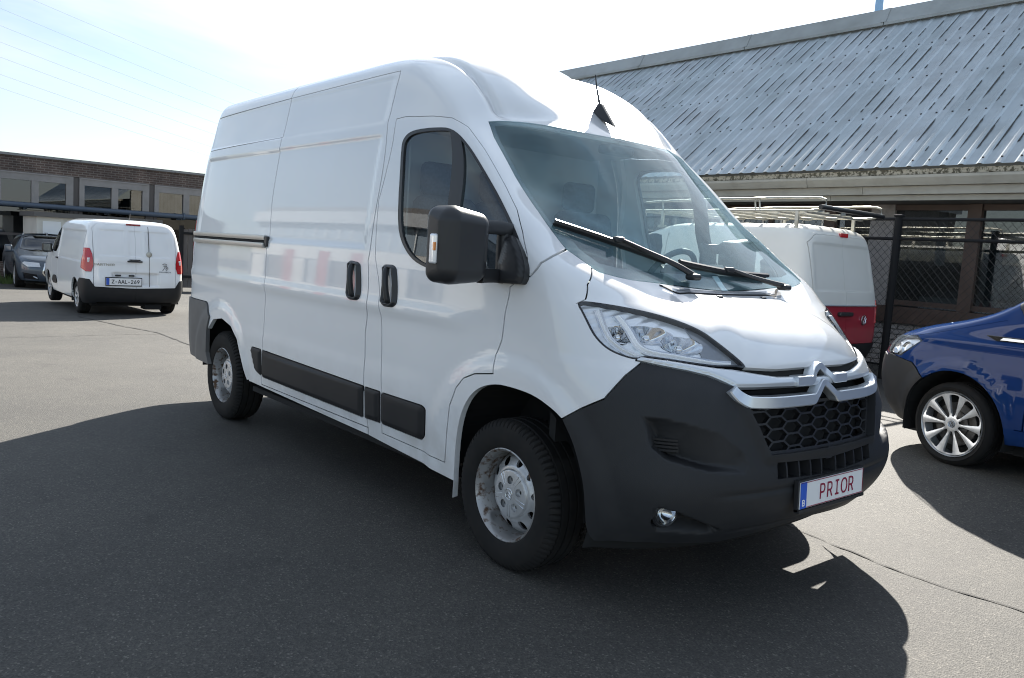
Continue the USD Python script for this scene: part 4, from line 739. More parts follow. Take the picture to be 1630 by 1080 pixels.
# small white car-derived van seen from behind on the left
ROWS_P = [(.22, .74, .5, .84, -3.42, .3), (.32, .84, .5, .885, -3.50, .30), (.45, .89, .5, .908, -3.53, .30), (.62, .90, .48, .918, -3.54, .30), (.80, .86, .46, .918, -3.52, .28), (.95, .76, .45, .912, -3.505, .26), (1.06, .55, .42, .902, -3.50, .25), (1.16, .22, .38, .888, -3.485, .25), (1.30, .0, .35, .868, -3.46, .25), (1.45, -.22, .33, .842, -3.43, .25), (1.60, -.46, .30, .810, -3.395, .26), (1.70, -.66, .30, .775, -3.36, .28), (1.77, -.90, .30, .71, -3.30, .30), (1.81, -1.2, .30, .58, -3.18, .30), (1.825, -1.5, .2, .35, -3.0, .3), (1.83, -1.7, .1, .0, -2.8, .2)]
def peugeot():
    def dsp(P, N):
        x, w, z = P[..., 0], -P[..., 1], P[..., 2]; d = -.014*sstep(x, -3.25, -3.19)*(1-sstep(x, -1.12, -1.06))*sstep(z, .98, 1.03)*(1-sstep(z, 1.55, 1.60))*sstep(w, .7, .8)
        rear = 1-sstep(x, -3.40, -3.30); d = d-.012*rear*sstep(z, 1.12, 1.16)*(1-sstep(z, 1.60, 1.64))*((sstep(w, .16, .20)+(1-sstep(w, .10, .14)))*(1-sstep(w, .60, .66)))
        d = d-.03*rear*sstep(z, .58, .61)*(1-sstep(z, .80, .83))*(1-sstep(w, .38, .44))
        return d
    L = car_loft(ROWS_P)
    cuts = [('rear_bumper', PO(L, 'r', [(0, .27), (.80, .27), (.80, .56), (0, .53)]).union(PO(L, 's', [(-2.55, .24), (-3.44, .24), (-3.44, .70), (-3.22, .70), (-3.0, .56), (-2.8, .40), (-2.6, .30)])).union(PO(L, 'r', [(.70, .27), (.9, .3), (.875, .70), (.80, .69), (.72, .56)])).buffer(.02).buffer(-.02), 'trim_plastic', .012, 'j'),
            ('tail_light', PO(L, 'r', [(.74, .84), (.895, .84), (.885, 1.26), (.765, 1.26)], smooth=1).union(PO(L, 's', [(-3.42, .86), (-3.30, .90), (-3.34, 1.24), (-3.41, 1.26)])).buffer(.01), 'red_lens', .012, 's'),
            ('windscreen', PO(L, 'f', [(0, 1.17), (.55, 1.16), (.74, 1.20), (.62, 1.70), (.50, 1.74), (0, 1.75)]).intersection(sbox(0, 0, 9, 9)), 'dark_glass', 0, 'j'),
            ('side_window', PO(L, 's', [(-.42, 1.10), (-1.0, 1.10), (-1.02, 1.55), (-.95, 1.62), (-.62, 1.60), (-.25, 1.30)], smooth=1), 'dark_glass', -.004, 's'),
            ('side_moulding', PO(L, 's', [(-.52, .44), (-1.02, .44), (-1.02, .56), (-.90, .62), (-.62, .60)], smooth=1), 'trim_plastic', .015, 's'),
            ('headlight', PO(L, 's', [(.55, .78), (.15, .92), (.05, .98), (.4, .93)]).buffer(.01), 'lens_clear_solid', .0, 's'),
            ('front_bumper', PO(L, 'f', [(0, .28), (.7, .28), (.8, .55), (0, .6)]), 'trim_plastic', .01, 'j')]
    gv = [LN(L, 's', [(-.42, .36), (-.46, 1.06), (-.30, 1.25)]), LN(L, 's', [(-1.14, .36), (-1.12, 1.0), (-1.12, 1.62)]), LN(L, 'r', [(.735, .56), (.735, 1.64), (.66, 1.72)]), LN(L, 'r', [(0, 1.725), (.66, 1.722)])]
    gx, gy = -15.95, .92
    t, _ = car('small_van', 'small white delivery van seen from behind at the left, with plate Z-AAL-269', 'van', (gx, gy, float(ground_z(-13.3, .9))), 179, ROWS_P, 'white_paint', (0, -2.785), .315, cuts, gv, wheel=lambda a, b, c: spoke_wheel(a, b, c, .315, .195, 8), zlow=.27, scale=.93, disp=dsp)
    X = lambda w, z, off=0.: (lambda uv: L.at(uv[:, 0], uv[:, 1], off)[0]*np.array([1, 1 if w > 0 else -1, 1]))(L.look('r', [(abs(w), z)]))   # w to the right of the van
    # seam between the unequal rear doors
    sp = np.stack([X(.24, z, .002) for z in np.linspace(.57, 1.72, 24)]); obj('door_seam', sweep(sp, [(-.004, -.01), (-.004, .001), (.004, .001), (.004, -.01)], (-1, 0, 0)), 'cavity_black', t)
    q = X(-.02, 1.735, .005); obj('brake_light', rbox(q, (.03, .26, .035), .008, 1), 'red_lens_dark', t, 40)
    q = X(-.02, 1.045, .012); h = obj('door_handle', cat_([rbox(q, (.03, .27, .030), .010, 1), rbox(q+[0, 0, .03], (.02, .20, .02), .008, 1)]), 'black_plastic', t, 40)
    def disc(w, z, r, off=.0, d=.012, m='galvanised', nm='rear_lock'):
        q = X(w, z, off); s = lathe([(.0005, -d), (r*.8, -d), (r, -d*.5), (r, .01)], 28); return obj(nm, xf(s, [[0, 1, 0], [1, 0, 0], [0, 0, 1]], q), m, t, 40)
    disc(.24, 1.19, .052)
    # plate and number
    O = X(-.22, .66, 0); O[0] = X(-.22, .66, .012)[0]; Rt, Up = np.array([0, -1., 0]), np.array([0, 0, 1.])
    nb = np.array([-1., 0, 0]); B = lambda a0, a1, b0, b1, d0, d1: bx(O[0]-d1, O[0]-d0, O[1]-a1, O[1]-a0, O[2]+b0, O[2]+b1)
    pl = thing('number_plate', parent=t)
    obj('plate_holder', B(-.32, .32, -.082, .082, -.02, .006), 'plate_black', pl); obj('plate_board', B(-.31, .31, -.066, .066, .006, .009), 'plate_white', pl); obj('plate_band', B(-.308, -.255, -.064, .064, .009, .0105), 'plate_blue', pl)
    obj('plate_letter', textm('Z-AAL-269', .068, O+nb*.0092+Rt*.03, Rt, Up, .0015, True, .92), 'plate_black', pl)
    for s in (-.10, .14): obj('plate_lamp', rbox(X(-.22+s, .775, .0), (.03, .10, .03), .008, 1), 'black_plastic', t, 40)
    obj('name_lettering', textm('PARTNER', .042, X(-.55, .97, .004), Rt, Up, .002, True, 1.35), 'galvanised', t)
    e0 = X(.53, .96, .004)
    lion = [tube([e0+Rt*a+Up*b+nb*.004 for a, b in pts], .007, 6) for pts in ([(-.05, .05), (-.02, .066), (.03, .06), (.02, .03), (-.03, .022)], [(.02, .03), (.035, -.0), (.015, -.05), (.04, -.07)], [(.0, .02), (-.005, -.02), (-.03, -.045), (-.045, -.07)], [(.025, .0), (.055, -.01), (.05, -.04)])]
    obj('rear_emblem', cat_(lion), 'lamp_grey', t, 40)
    obj('name_lettering', textm('PEUGEOT', .022, X(.53, .862, .004), Rt, Up, .002, True, 1.6), 'lamp_grey', t)
    for s in (-1, 1):
        y = s*.855; obj('reverse_lamp', rbox((-3.462, s*.80, 1.045), (.03, .07, .09), .012, 1), 'lens_clear_solid', t, 40)
        obj('side_handle', rbox((-1.02, s*.915, .98), (.17, .03, .035), .012, 1), 'black_plastic', t, 40)
    ear_mirror(t, -.48, .88, 1.15)
    obj('roof_aerial', tube([(-2.9, 0, 1.80), (-3.0, 0, 1.88), (-3.04, 0, 1.95)], .008, 6), 'black_plastic', t); cab_fill(t, -1.3, .1, .74, .62, 1.3)
    obj('rear_bulkhead', bx(-1.36, -1.33, -.74, .74, .5, 1.66), 'bulkhead', t)
peugeot()
# dark grey saloon behind it
ROWS_A = [(.18, .80, .6, .80, -3.75, .4), (.30, .89, .6, .89, -3.88, .4), (.48, .93, .6, .925, -3.95, .42), (.64, .90, .6, .93, -3.96, .42), (.76, .80, .55, .925, -3.95, .42), (.86, .55, .5, .91, -3.90, .42), (.94, .10, .45, .885, -3.80, .42), (1.0, -.25, .4, .85, -3.55, .5), (1.08, -.48, .4, .81, -3.25, .5), (1.20, -.75, .38, .755, -2.95, .45), (1.32, -1.02, .35, .69, -2.65, .4), (1.40, -1.30, .3, .58, -2.35, .35), (1.435, -1.55, .2, .38, -2.1, .3), (1.445, -1.7, .1, .0, -1.9, .1)]
def audi():
    L = car_loft(ROWS_A)
    hexg = PO(L, 'f', [(0, .28), (.26, .28), (.36, .45), (.30, .70), (0, .70)])
    cuts = [('radiator_grille', hexg.intersection(sbox(0, 0, 9, 9)), 'gloss_black', -.02, 'j'),
            ('headlight', PO(L, 'f', [(.42, .60), (.70, .60), (.80, .68), (.76, .72), (.44, .70)]).buffer(.005), 'cap_silver', .0, 's'),
            ('air_intake', PO(L, 'f', [(.44, .26), (.76, .26), (.80, .44), (.50, .40)]), 'gloss_black', -.02, 's'),
            ('windscreen', PO(L, 'f', [(0, .965), (.55, .975), (.74, 1.02), (.60, 1.33), (.48, 1.37), (0, 1.39)]).intersection(sbox(0, 0, 9, 9)), 'dark_glass', 0, 'j'),
            ('side_window', PO(L, 's', [(-.85, .98), (-2.7, 1.0), (-2.9, 1.08), (-2.45, 1.32), (-1.4, 1.36), (-1.15, 1.28)], smooth=1), 'dark_glass', -.004, 's')]
    gv = [LN(L, 's', [(-.55, .32), (-.62, .85), (-.75, .96)]), LN(L, 's', [(-1.62, .32), (-1.66, .96)]), LN(L, 'f', [(0, .725), (.5, .735), (.75, .80)])]
    t, _ = car('saloon_car', 'dark grey saloon car facing the camera, half hidden behind the small van', 'car', (-22.3, 1.35, float(ground_z(-22.8, 1.8))), -3.5, ROWS_A, 'grey_paint', (0, -2.91), .335, cuts, gv, wheel=lambda a, b, c: spoke_wheel(a, b, c, .335, .245, 5, True, .24), zlow=.22, track=.80)
    fr_ = LineString(hexg.exterior.coords).buffer(.013).intersection(sbox(0.0, 0, 9, 9)); pm = panel(L, fr_, .02, .004, .02); obj('grille_frame', joined(pm, flipy(pm)), 'chrome', t)
    for s in (-1, 1): obj('bumper_trim', tube([(.62, s*.76, .44), (.72, s*.66, .40), (.86, s*.48, .30)], .016, 6), 'satin_silver', t)
    ear_mirror(t, -.72, .87, .99, 'grey_paint'); cab_fill(t, -2.4, -.3, .7, .42, 1.0, ((-1.25, .36), (-1.25, -.36), (-2.1, 0)))
    for s in (-1, 1): obj('roof_rail', tube([(-1.3, s*.60, 1.40), (-1.5, s*.57, 1.44), (-2.3, s*.50, 1.43)], .014, 6), 'satin_silver', t)
audi()
# blue van on the right (front part in view)
ROWS_C = [(.20, .70, .5, .80, -3.40, .3), (.30, .80, .5, .855, -3.48, .30), (.45, .865, .5, .885, -3.52, .30), (.60, .88, .48, .895, -3.53, .30), (.76, .85, .46, .895, -3.52, .28), (.88, .74, .46, .89, -3.51, .26), (.97, .52, .44, .88, -3.50, .25), (1.05, .18, .30, .868, -3.49, .25), (1.12, -.05, .22, .852, -3.48, .25), (1.28, -.30, .22, .828, -3.45, .25), (1.45, -.56, .22, .80, -3.42, .25), (1.60, -.80, .22, .77, -3.39, .26), (1.70, -1.02, .30, .74, -3.36, .28), (1.77, -1.2, .30, .68, -3.30, .30), (1.81, -1.45, .30, .55, -3.20, .30), (1.825, -1.7, .2, .33, -3.0, .3), (1.83, -1.9, .1, .0, -2.8, .2)]
def caddy_disp(P, N):
    x, w, z = P[..., 0], -P[..., 1], P[..., 2]; s = sstep(w, .72, .84); d = 0
    for a in (0, -2.681):
        r = np.hypot(x-a, z-.31); d = d+.018*(1-sstep(r, .40, .49))
    d = d+.012*np.exp(-((z-.90)/.03)**2)*(1-sstep(x, .3, .6))
    return d*s
def blue_caddy():
    L = car_loft(ROWS_C)
    bum = PO(L, 'f', [(0, .24), (.86, .24), (.86, .70), (.74, .73), (0, .72)]).union(PO(L, 's', [(.62, .24), (.25, .22), (.24, .60), (.36, .70), (.62, .74)])).buffer(.02).buffer(-.02).intersection(sbox(0, 0, 9, 9))
    gril = PO(L, 'f', [(0, .745), (.50, .745), (.52, .82), (0, .83)]).intersection(sbox(0, 0, 9, 9))
    cuts = [('front_bumper', bum, 'trim_plastic', .008, 'j'), ('front_grille', gril, 'gloss_black', -.01, 'j'),
            ('windscreen', PO(L, 'f', [(0, 1.125), (.6, 1.13), (.78, 1.18), (.62, 1.70), (.5, 1.73), (0, 1.74)]).intersection(sbox(0, 0, 9, 9)), 'house_glass', 0, 'j'),
            ('side_window', PO(L, 's', [(-.22, 1.075), (-1.36, 1.11), (-1.36, 1.62), (-1.15, 1.66), (-.95, 1.61)], smooth=1), 'house_glass', -.004, 's'),
            ('window_edge', PO(L, 's', [(-.15, 1.055), (-1.39, 1.09), (-1.39, 1.65), (-1.15, 1.685), (-.93, 1.64)], smooth=1).difference(PO(L, 's', [(-.22, 1.075), (-1.36, 1.11), (-1.36, 1.62), (-1.15, 1.66), (-.95, 1.61)], smooth=1)), 'black_plastic', .002, 's'),
            ('tail_light', PO(L, 'r', [(.73, .85), (.87, .85), (.84, 1.25), (.76, 1.25)]), 'red_lens', .01, 's')]
    hlp = PO(L, 's', [(.66, .735), (.48, .735), (.30, .87), (.36, .90), (.60, .885), (.70, .84)]).union(PO(L, 'f', [(.54, .745), (.76, .74), (.76, .88), (.56, .83)])).buffer(.02).buffer(-.02)
    cuts[0] = ('front_bumper', bum.difference(hlp), 'trim_plastic', .008, 'j')
    cuts.append(('headlight', hlp.difference(hlp.buffer(-.5)), 'lens_clear', .002, 's'))
    gv = [LN(L, 's', [(-.50, .36), (-.54, .80), (-.50, 1.07), (-.46, 1.10)]), LN(L, 's', [(-1.42, .36), (-1.42, 1.66)]), LN(L, 's', [(.34, .905), (.0, 1.0), (-.3, 1.085)]), LN(L, 's', [(-.45, .36), (-1.4, .36)])]
    t, _ = car('blue_van', 'dark blue small van with silver ten-spoke wheel trims, entering from the right edge', 'van', (.60, 3.53, .125), 167, ROWS_C, 'blue_paint', (0, -2.681), .302, cuts, gv, wheel=lambda a, b, c: spoke_wheel(a, b, c, .302, .232, 10), zlow=.25, scale=.97, archr=.385, track=.775, disp=caddy_disp)
    for fl_ in (0, 1):
        fp = flipy if fl_ else (lambda m: m); pm = panel(L, hlp.buffer(.004), .02, -.035, 0); h = obj('lamp_housing', fp(pm), 'lens_clear_solid', t)
        pm = panel(L, hlp.buffer(.002).difference(hlp.buffer(-.014)), .015, -.002, .035); obj('lamp_surround', fp(pm), 'gloss_black', h)
        for x, z, r in ((.46, .80, .052), (.57, .79, .048)):
            uv = L.look('s', [(x, z)])[0]; q = L.at(uv[:1], uv[1:], -.02)[0]; n = L.N0(uv[:1], uv[1:])[0]; Rm = trimesh.geometry.align_vectors([0, -1, 0], n)[:3, :3]
            b = xf(lathe([(r, 0), (r*.9, .012), (r*.5, .035), (.001, .045)], 24), Rm, q); obj('lamp_bowl', tflip(b) if fl_ else b, 'chrome', h, 40)
        s = 1 if fl_ else -1
        uv = L.look('s', [(-.30, .955)])[0]; q = L.at(uv[:1], uv[1:], .016)[0]*[1, -s if s < 0 else -1, 1]; q = np.array([q[0], s*abs(q[1]), q[2]])
        f = obj('side_marker', hull([q+[.10, 0, .018], q+[-.20, s*.002, .018], q+[-.20, s*.002, -.012], q+[.03, 0, -.018], q+[.10, s*.006, .014], q+[-.20, s*.008, .014]]), 'gloss_black', t)
        obj('marker_lens', hull([q+[-.02, s*.008, .010], q+[-.19, s*.012, .011], q+[-.19, s*.012, -.006], q+[.0, s*.008, -.008], q+[-.02, 0, 0], q+[-.19, 0, 0]]), 'lens_clear_solid', f)
        obj('sensor_cap', rbox((.0-.13, s*.80, .70), (.03, .03, .03), .006, 1), 'galvanised', t)
    for x, y in ((.42, .35), (.42, -.35)):
        uv = L.look('f', [(abs(y), .99)])[0]; q = L.at(uv[:1], uv[1:], .008)[0]; q[1] = y; obj('washer_jet', rbox(q, (.03, .03, .016), .006, 1), 'chrome', t, 40)
    ear_mirror(t, -.74, .86, 1.16); cab_fill(t, -1.5, -.15, .74, .60, 1.25)
blue_caddy()
# older white and red van with a roof rack, seen from behind
def caddy_disp2(P, N):
    x, w, z = P[..., 0], -P[..., 1], P[..., 2]; rear = 1-sstep(x, -3.40, -3.32)
    return caddy_disp(P, N)-.014*rear*sstep(z, 1.06, 1.09)*(1-sstep(z, 1.58, 1.62))*(1-sstep(w, .60, .66))
def red_van():
    L = car_loft(ROWS_C); W0 = (-2.02, 5.76)
    red = sbox(0, 0, L.Um, L.look('s', [(-1.5, .91)])[0][1]); vz = red.bounds[3]
    cuts = [('tail_light', PO(L, 'r', [(.72, .70), (.87, .70), (.86, .98), (.74, .98)]), 'red_lens', .01, 's'),
            ('rear_bumper', PO(L, 'r', [(0, .24), (.84, .24), (.84, .46), (0, .46)]).intersection(sbox(0, 0, L.Um, 9)), 'trim_plastic', .015, 'j'),
            ('windscreen', PO(L, 'f', [(0, 1.125), (.6, 1.13), (.78, 1.18), (.62, 1.70), (.5, 1.73), (0, 1.74)]).intersection(sbox(0, 0, 9, 9)), 'dark_glass', 0, 'j'),
            ('side_window', PO(L, 's', [(-.22, 1.075), (-1.36, 1.11), (-1.36, 1.62), (-1.15, 1.66), (-.95, 1.61)], smooth=1), 'dark_glass', -.004, 's')]
    dom = sbox(0, 0, L.Um, vz-.004).difference(unary_union([c[1] for c in cuts]+[arch_poly(L, x, .32, .385, .2) for x in (0, -2.681)])).difference(sbox(0, 0, L.Um, L.look('s', [(-1.3, .25)])[0][1]))
    cuts.append(('lower_body', dom, 'red_paint', 0, 'j'))
    gv = [LN(L, 's', [(-.5, .91), (-.46, 1.10)]), LN(L, 's', [(-1.42, .91), (-1.42, 1.66)]), LN(L, 'r', [(.70, .91), (.70, 1.60), (.60, 1.68)]), LN(L, 'r', [(0, 1.705), (.55, 1.70), (.60, 1.68)])]
    t, _ = car('roof_rack_van', 'old cream-white and dark red small van with a chrome rear badge, tail towards the camera', 'van', (W0[0]-3.53, W0[1], .14), 0, ROWS_C, 'cream_white', (0, -2.681), .32, cuts, gv, wheel=lambda a, b, c: spoke_wheel(a, b, c, .32, .20, 8), zlow=.911, track=.775, disp=caddy_disp2)
    # rear faces +x in the world: turn the whole thing round
    t.GetAttribute('xformOp:translate').Set(Gf.Vec3d(W0[0]-3.53, W0[1], .14))
    UsdGeom.Xformable(t).AddRotateZOp().Set(180.)
    X = lambda w, z, off=0.: (lambda uv: L.at(uv[:, 0], uv[:, 1], off)[0]*np.array([1, 1 if w > 0 else -1, 1]))(L.look('r', [(abs(w), z)]))
    obj('brake_light', rbox(X(.05, 1.715, .008), (.03, .17, .05), .008, 1), 'red_lens', t, 40)
    st = np.stack([X(w, .91, .006) for w in np.linspace(-.80, .80, 24)]); obj('belt_strip', tube(st, .010, 6), 'satin_silver', t)
    obj('door_handle', rbox(X(-.05, .81, .02), (.05, .30, .05), .015, 1), 'black_plastic', t, 40)
    q = X(.40, .74, .012); ring = [(q[0], q[1]+.055*math.cos(a), q[2]+.055*math.sin(a)) for a in np.linspace(0, 2*math.pi, 29)]
    e = [tube(ring, .006, 6, False)]+[tube([(q[0]-.002, q[1]-a, q[2]+b) for a, b in pts], .006, 5) for pts in ([(-.028, .045), (0, .004), (.028, .045)], [(-.046, .02), (-.022, -.044), (0, -.003), (.022, -.044), (.046, .02)])]
    obj('rear_emblem', cat_(e), 'chrome', t, 40); cab_fill(t, -1.5, -.15, .74, .60, 1.25)
    ear_mirror(t, -.55, .86, 1.16)
    # roof rack: galvanised tubes
    r = thing('roof_rack', 'pale galvanised roof rack with two curved side rails on the old red and white van', 'roof rack', (W0[0]-3.53, W0[1], .14), 180)
    xs0, xs1 = -3.45, -.9
    for s in (-1, 1):
        y = s*.64; p = [(xs1, y, 2.06), (xs0+.12, y, 2.10), (xs0-.02, y, 2.085), (xs0-.05, y, 2.03), (xs0+.05, y*1.0, 1.965), (xs0+.18, y, 1.955), (xs1, y, 1.955)]
        obj('side_rail', cat_([tube(smoothpath(p[:-1], 40), .014, 8), tube([p[-2], p[-1]], .014, 8)]), 'galvanised', r, 40)
        for x in (-1.2, -1.9, -2.6, -2.66): obj('rail_post', tube([(x, y, 1.955), (x+.02, y, 2.085)], .010, 6), 'galvanised', r)
        for x in (-1.2, -2.2, -3.15): obj('rack_foot', cat_([bx(x-.02, x+.02, y-.012, y+.012, 1.70+.06, 1.95), bx(x-.05, x+.05, y-.03, y+.03, 1.735, 1.765)]), 'galvanised', r)
    for x in np.linspace(xs1, xs0+.2, 8): obj('cross_bar', bx(x-.016, x+.016, -.64, .64, 1.925, 1.95), 'galvanised', r)
    for y in (-.38, -.13, .13, .38): obj('long_bar', bx(xs0+.2, xs1, y-.012, y+.012, 1.952, 1.972), 'galvanised', r)
    obj('loading_roller', tube([(xs0-.02, -.72, 1.99), (xs0-.02, .72, 1.99)], .028, 12), 'black_plastic', r, 40)
red_van()

# ---------------------------------------------------------------- ground
def ground_sheet():
    a = np.r_[-160, -110, -80, -60, -45, np.arange(-36, 12.1, .75), 16, 24, 40, 70, 120]; b = np.r_[-120, -80, -50, -35, -25, np.arange(-18, 22.1, .75), 28, 40, 60, 90, 140]
    X, Y = np.meshgrid(a, b); Z = ground_z(X, Y); Z = Z+.006*(meshkit.noise(np.stack([X*.6, Y*.6, X*0], -1))-.5)*(np.hypot(X+1.7, Y) > 4)
    n = len(a); i, j = np.meshgrid(np.arange(n-1), np.arange(len(b)-1)); k = (j*n+i).ravel(); f = np.stack([k, k+1, k+n+1, k+n], 1)
    obj('asphalt_ground', (np.stack([X, Y, Z], -1).reshape(-1, 3), f), 'asphalt', None, True, kind='structure')
ground_sheet()
mat('crack_dark', (.030, .029, .028), .9); mat('joint_grey', (.06, .058, .055), .9)
def crack(pts, w, seed, m='crack_dark'):
    p = smoothpath(np.c_[np.array(pts, float), np.zeros(len(pts))], 90); q = meshkit.fbm(np.c_[p[:, :2]*6, np.full(90, seed)], 4)-.5; nn = np.gradient(p, axis=0); nn = np.stack([-nn[:, 1], nn[:, 0]], 1); nn /= np.linalg.norm(nn, axis=1, keepdims=True)
    c = p[:, :2]+nn*q[:, None]*.05; ww = w*(.05+1.7*meshkit.noise(np.c_[p[:, :2]*14, np.full(90, seed+3)]))[:, None]; A, B = c-nn*ww/2, c+nn*ww/2
    v = np.vstack([np.c_[A, ground_z(A[:, 0], A[:, 1])+.004], np.c_[B, ground_z(B[:, 0], B[:, 1])+.004]]); f = [[i, 90+i, 91+i, i+1] for i in range(89)]
    obj('asphalt_crack', (v, np.array(f)), m, None, False, kind='structure')
crack([(.1, .86), (.55, .74), (.86, .69), (1.245, .645), (1.57, .685), (2.4, .62), (3.6, .7)], .010, 1)
crack([(-12.5, -.1), (-10.56, .15), (-9.42, .32), (-7.98, .25), (-5, .4)], .03, 2)
crack([(-9.4, .3), (-9.0, -2.5), (-8.2, -6)], .02, 5, 'joint_grey')
for i in range(70):   # loose grit
    pass
# ---------------------------------------------------------------- corrugated-roof hall on the right
mat('roof_sheet_a', (.46, .515, .55), .8, 0, (1.6, (.36, .40, .42), .42, .72, 8), None, 0, 0, .08)
mat('roof_sheet_b', (.49, .54, .575), .8, 0, (2.1, (.40, .43, .45), .42, .72, 8), None, 0, 0, .08)
mat('roof_sheet_c', (.435, .49, .525), .8, 0, (1.9, (.34, .37, .39), .4, .7, 8), None, 0, 0, .08)
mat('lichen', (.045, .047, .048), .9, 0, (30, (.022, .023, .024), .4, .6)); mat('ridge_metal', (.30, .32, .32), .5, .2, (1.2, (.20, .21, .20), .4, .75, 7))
mat('mossy_edge', (.42, .38, .30), .9, 0, (26, (.09, .08, .055), .46, .56, 6)); mat('gutter_paint', (.38, .36, .31), .6, 0, (2.5, (.27, .25, .20), .45, .8, 7)); mat('soffit', (.22, .21, .19), .8)
mat('brown_frame', (.058, .034, .024), .6, 0, (4, (.09, .055, .04), .4, .8)); mat('mortar', (.30, .29, .27), .9, 0, (30, (.22, .21, .20), .4, .7))
for k, c in enumerate(((.34, .30, .27), (.40, .36, .33), (.29, .26, .24))): mat('pale_brick_%d' % k, c, .85, 0, (18, tuple(x*.7 for x in c), .4, .8), (60, .002))
mat('room_wall', (.13, .13, .13), .9); mat('room_floor', (.12, .12, .12), .8); mat('white_enamel', (.70, .72, .72), .35); mat('machine_grey', (.30, .32, .33), .5, .3)
def hall():
    h = thing('corrugated_roof_hall', 'long low hall on the right with pale corrugated metal roof and brown window posts', 'building')
    ye, ze, th = 7.60, 2.845, math.radians(38); D = np.array([0, math.cos(th), math.sin(th)]); N = np.array([0, -math.sin(th), math.cos(th)]); Ls = 5.05; X0, X1 = -13.2, 9.0
    pitch = .215; nper = 5; w = pitch*nper; rows = [(0.0, 1.36), (1.30, 2.62), (2.56, 3.88), (3.82, Ls)]
    prof = np.array([(0, 0), (.055, 0), (.082, .014), (.118, .014), (.145, 0), (.215, 0)])
    ix = 0
    x = X0
    streaks = []
    while x < X1:
        for r, (s0, s1) in enumerate(rows):
            pr = np.vstack([prof[:-1]+[k*pitch, 0] for k in range(nper)]+[[w+.02, 0]]); up = .004*(len(rows)-r)*0+.006*(len(rows)-r)+nr.uniform(0, .003)
            P = np.vstack([np.array([x+a, ye, ze])+D*s+N*(b+up+(.0 if s == s0 else -.006)) for s in (s0, s1) for a, b in pr]); n = len(pr)
            f = [[i, i+1, n+i+1, n+i] for i in range(n-1)]
            obj('roof_sheet', (P, np.array(f)), 'roof_sheet_'+'abc'[(ix*7+r*3+ix//2) % 3], h); 
            sc = []
            for k in range(nper):
                c = np.array([x+k*pitch+.10, ye, ze])+D*(s0+.13)+N*(.014+up); sc.append(hull(np.array([c+np.array([.014*math.cos(a), 0, 0])+D*.014*math.sin(a)+N*b for a in np.linspace(0, 5.24, 6) for b in (0, .010)])))
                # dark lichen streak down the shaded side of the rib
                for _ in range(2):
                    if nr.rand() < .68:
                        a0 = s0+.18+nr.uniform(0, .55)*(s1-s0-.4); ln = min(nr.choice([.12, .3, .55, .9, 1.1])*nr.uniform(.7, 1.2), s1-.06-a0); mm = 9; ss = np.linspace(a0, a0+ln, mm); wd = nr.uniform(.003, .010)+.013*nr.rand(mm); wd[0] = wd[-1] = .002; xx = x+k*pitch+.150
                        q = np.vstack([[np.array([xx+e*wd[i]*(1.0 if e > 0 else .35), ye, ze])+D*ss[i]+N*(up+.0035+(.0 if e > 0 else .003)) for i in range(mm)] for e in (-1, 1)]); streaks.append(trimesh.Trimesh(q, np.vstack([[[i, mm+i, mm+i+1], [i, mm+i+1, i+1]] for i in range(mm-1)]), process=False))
            obj('roof_screws', cat_(sc), 'lichen', h)
        x += w; ix += 1
    obj('lichen_streaks', cat_(streaks), 'lichen', h, kind='stuff')
    # ridge flashing, in lengths, and the closer strip below it
    R = np.array([0, ye, ze])+D*Ls; x = X0-.55; L = 2.95
    while x < X1:
        e = min(x+L-.015, X1+.2); A = [(0, R[1]-.10, R[2]+.0), (0, R[1]-.10, R[2]+.05), (0, R[1]+.05, R[2]+.33), (0, R[1]+.25, R[2]+.35), (0, R[1]+.25, R[2]+.1)]; tip = .75 if x < X0 else 0
        obj('ridge_flashing', hull([np.array(a)+[xx+(tip if i in (0, 1, 4) and xx == x else 0), 0, 0] for i, a in enumerate(A) for xx in (x, e)]), 'ridge_metal', h)
        obj('flashing_strap', hull([np.array(a)+[xx, -.006, .006] for a in A[1:4] for xx in (e-.05, e+.05)]), 'ridge_metal', h); x += L
    obj('rear_roof_slope', (np.array([[X0-.4, R[1]+.3, R[2]+.2], [X1, R[1]+.3, R[2]+.2], [X1, R[1]+5, R[2]-3.4], [X0-.4, R[1]+5, R[2]-3.4]]), np.array([[0, 1, 2, 3]])), 'roof_sheet_a', h)
    g = trimesh.creation.extrude_polygon(Polygon([(8.3, .1), (R[1]+5, .1), (R[1]+5, R[2]-3.4), (R[1], R[2]-.05), (8.3, ze+.45)]), .25); obj('gable_wall', xf(g, [[0, 0, 1], [1, 0, 0], [0, 1, 0]], (X0, 0, 0)), 'gutter_paint', h)
    # eaves: mossy edge of the sheet lining, two stepped gutter boards in lengths, soffit
    x = X0
    while x < X1:
        e = x+1.47
        obj('eaves_lining', bx(x, e, ye+.03, ye+.30, ze-.075, ze-.006), 'mossy_edge', h)
        x = e+.003
    x = X0+.4
    while x < X1:
        e = x+3.0; gap = .006
        obj('gutter', hull([(xx, y, z) for xx in (x, e-gap) for y, z in ((ye-.02, ze-.085), (ye-.02, ze-.12), (ye+.035, ze-.215), (ye+.3, ze-.215), (ye+.3, ze-.085))]), 'gutter_paint', h)
        obj('fascia_board', bx(x+.8, e+.8-gap, ye+.10, ye+.16, ze-.325, ze-.218), 'gutter_paint', h); obj('fascia_board', bx(x+.3, e+.3-gap, ye+.17, ye+.22, ze-.40, ze-.328), 'gutter_paint', h); x = e
    obj('soffit', bx(X0, X1, ye+.2, 8.45, ze-.40, ze-.385), 'soffit', h)
    yw, zs, zt = 8.30, 1.03, ze-.41; posts = [-1.72+2.02*k for k in range(-5, 6)]
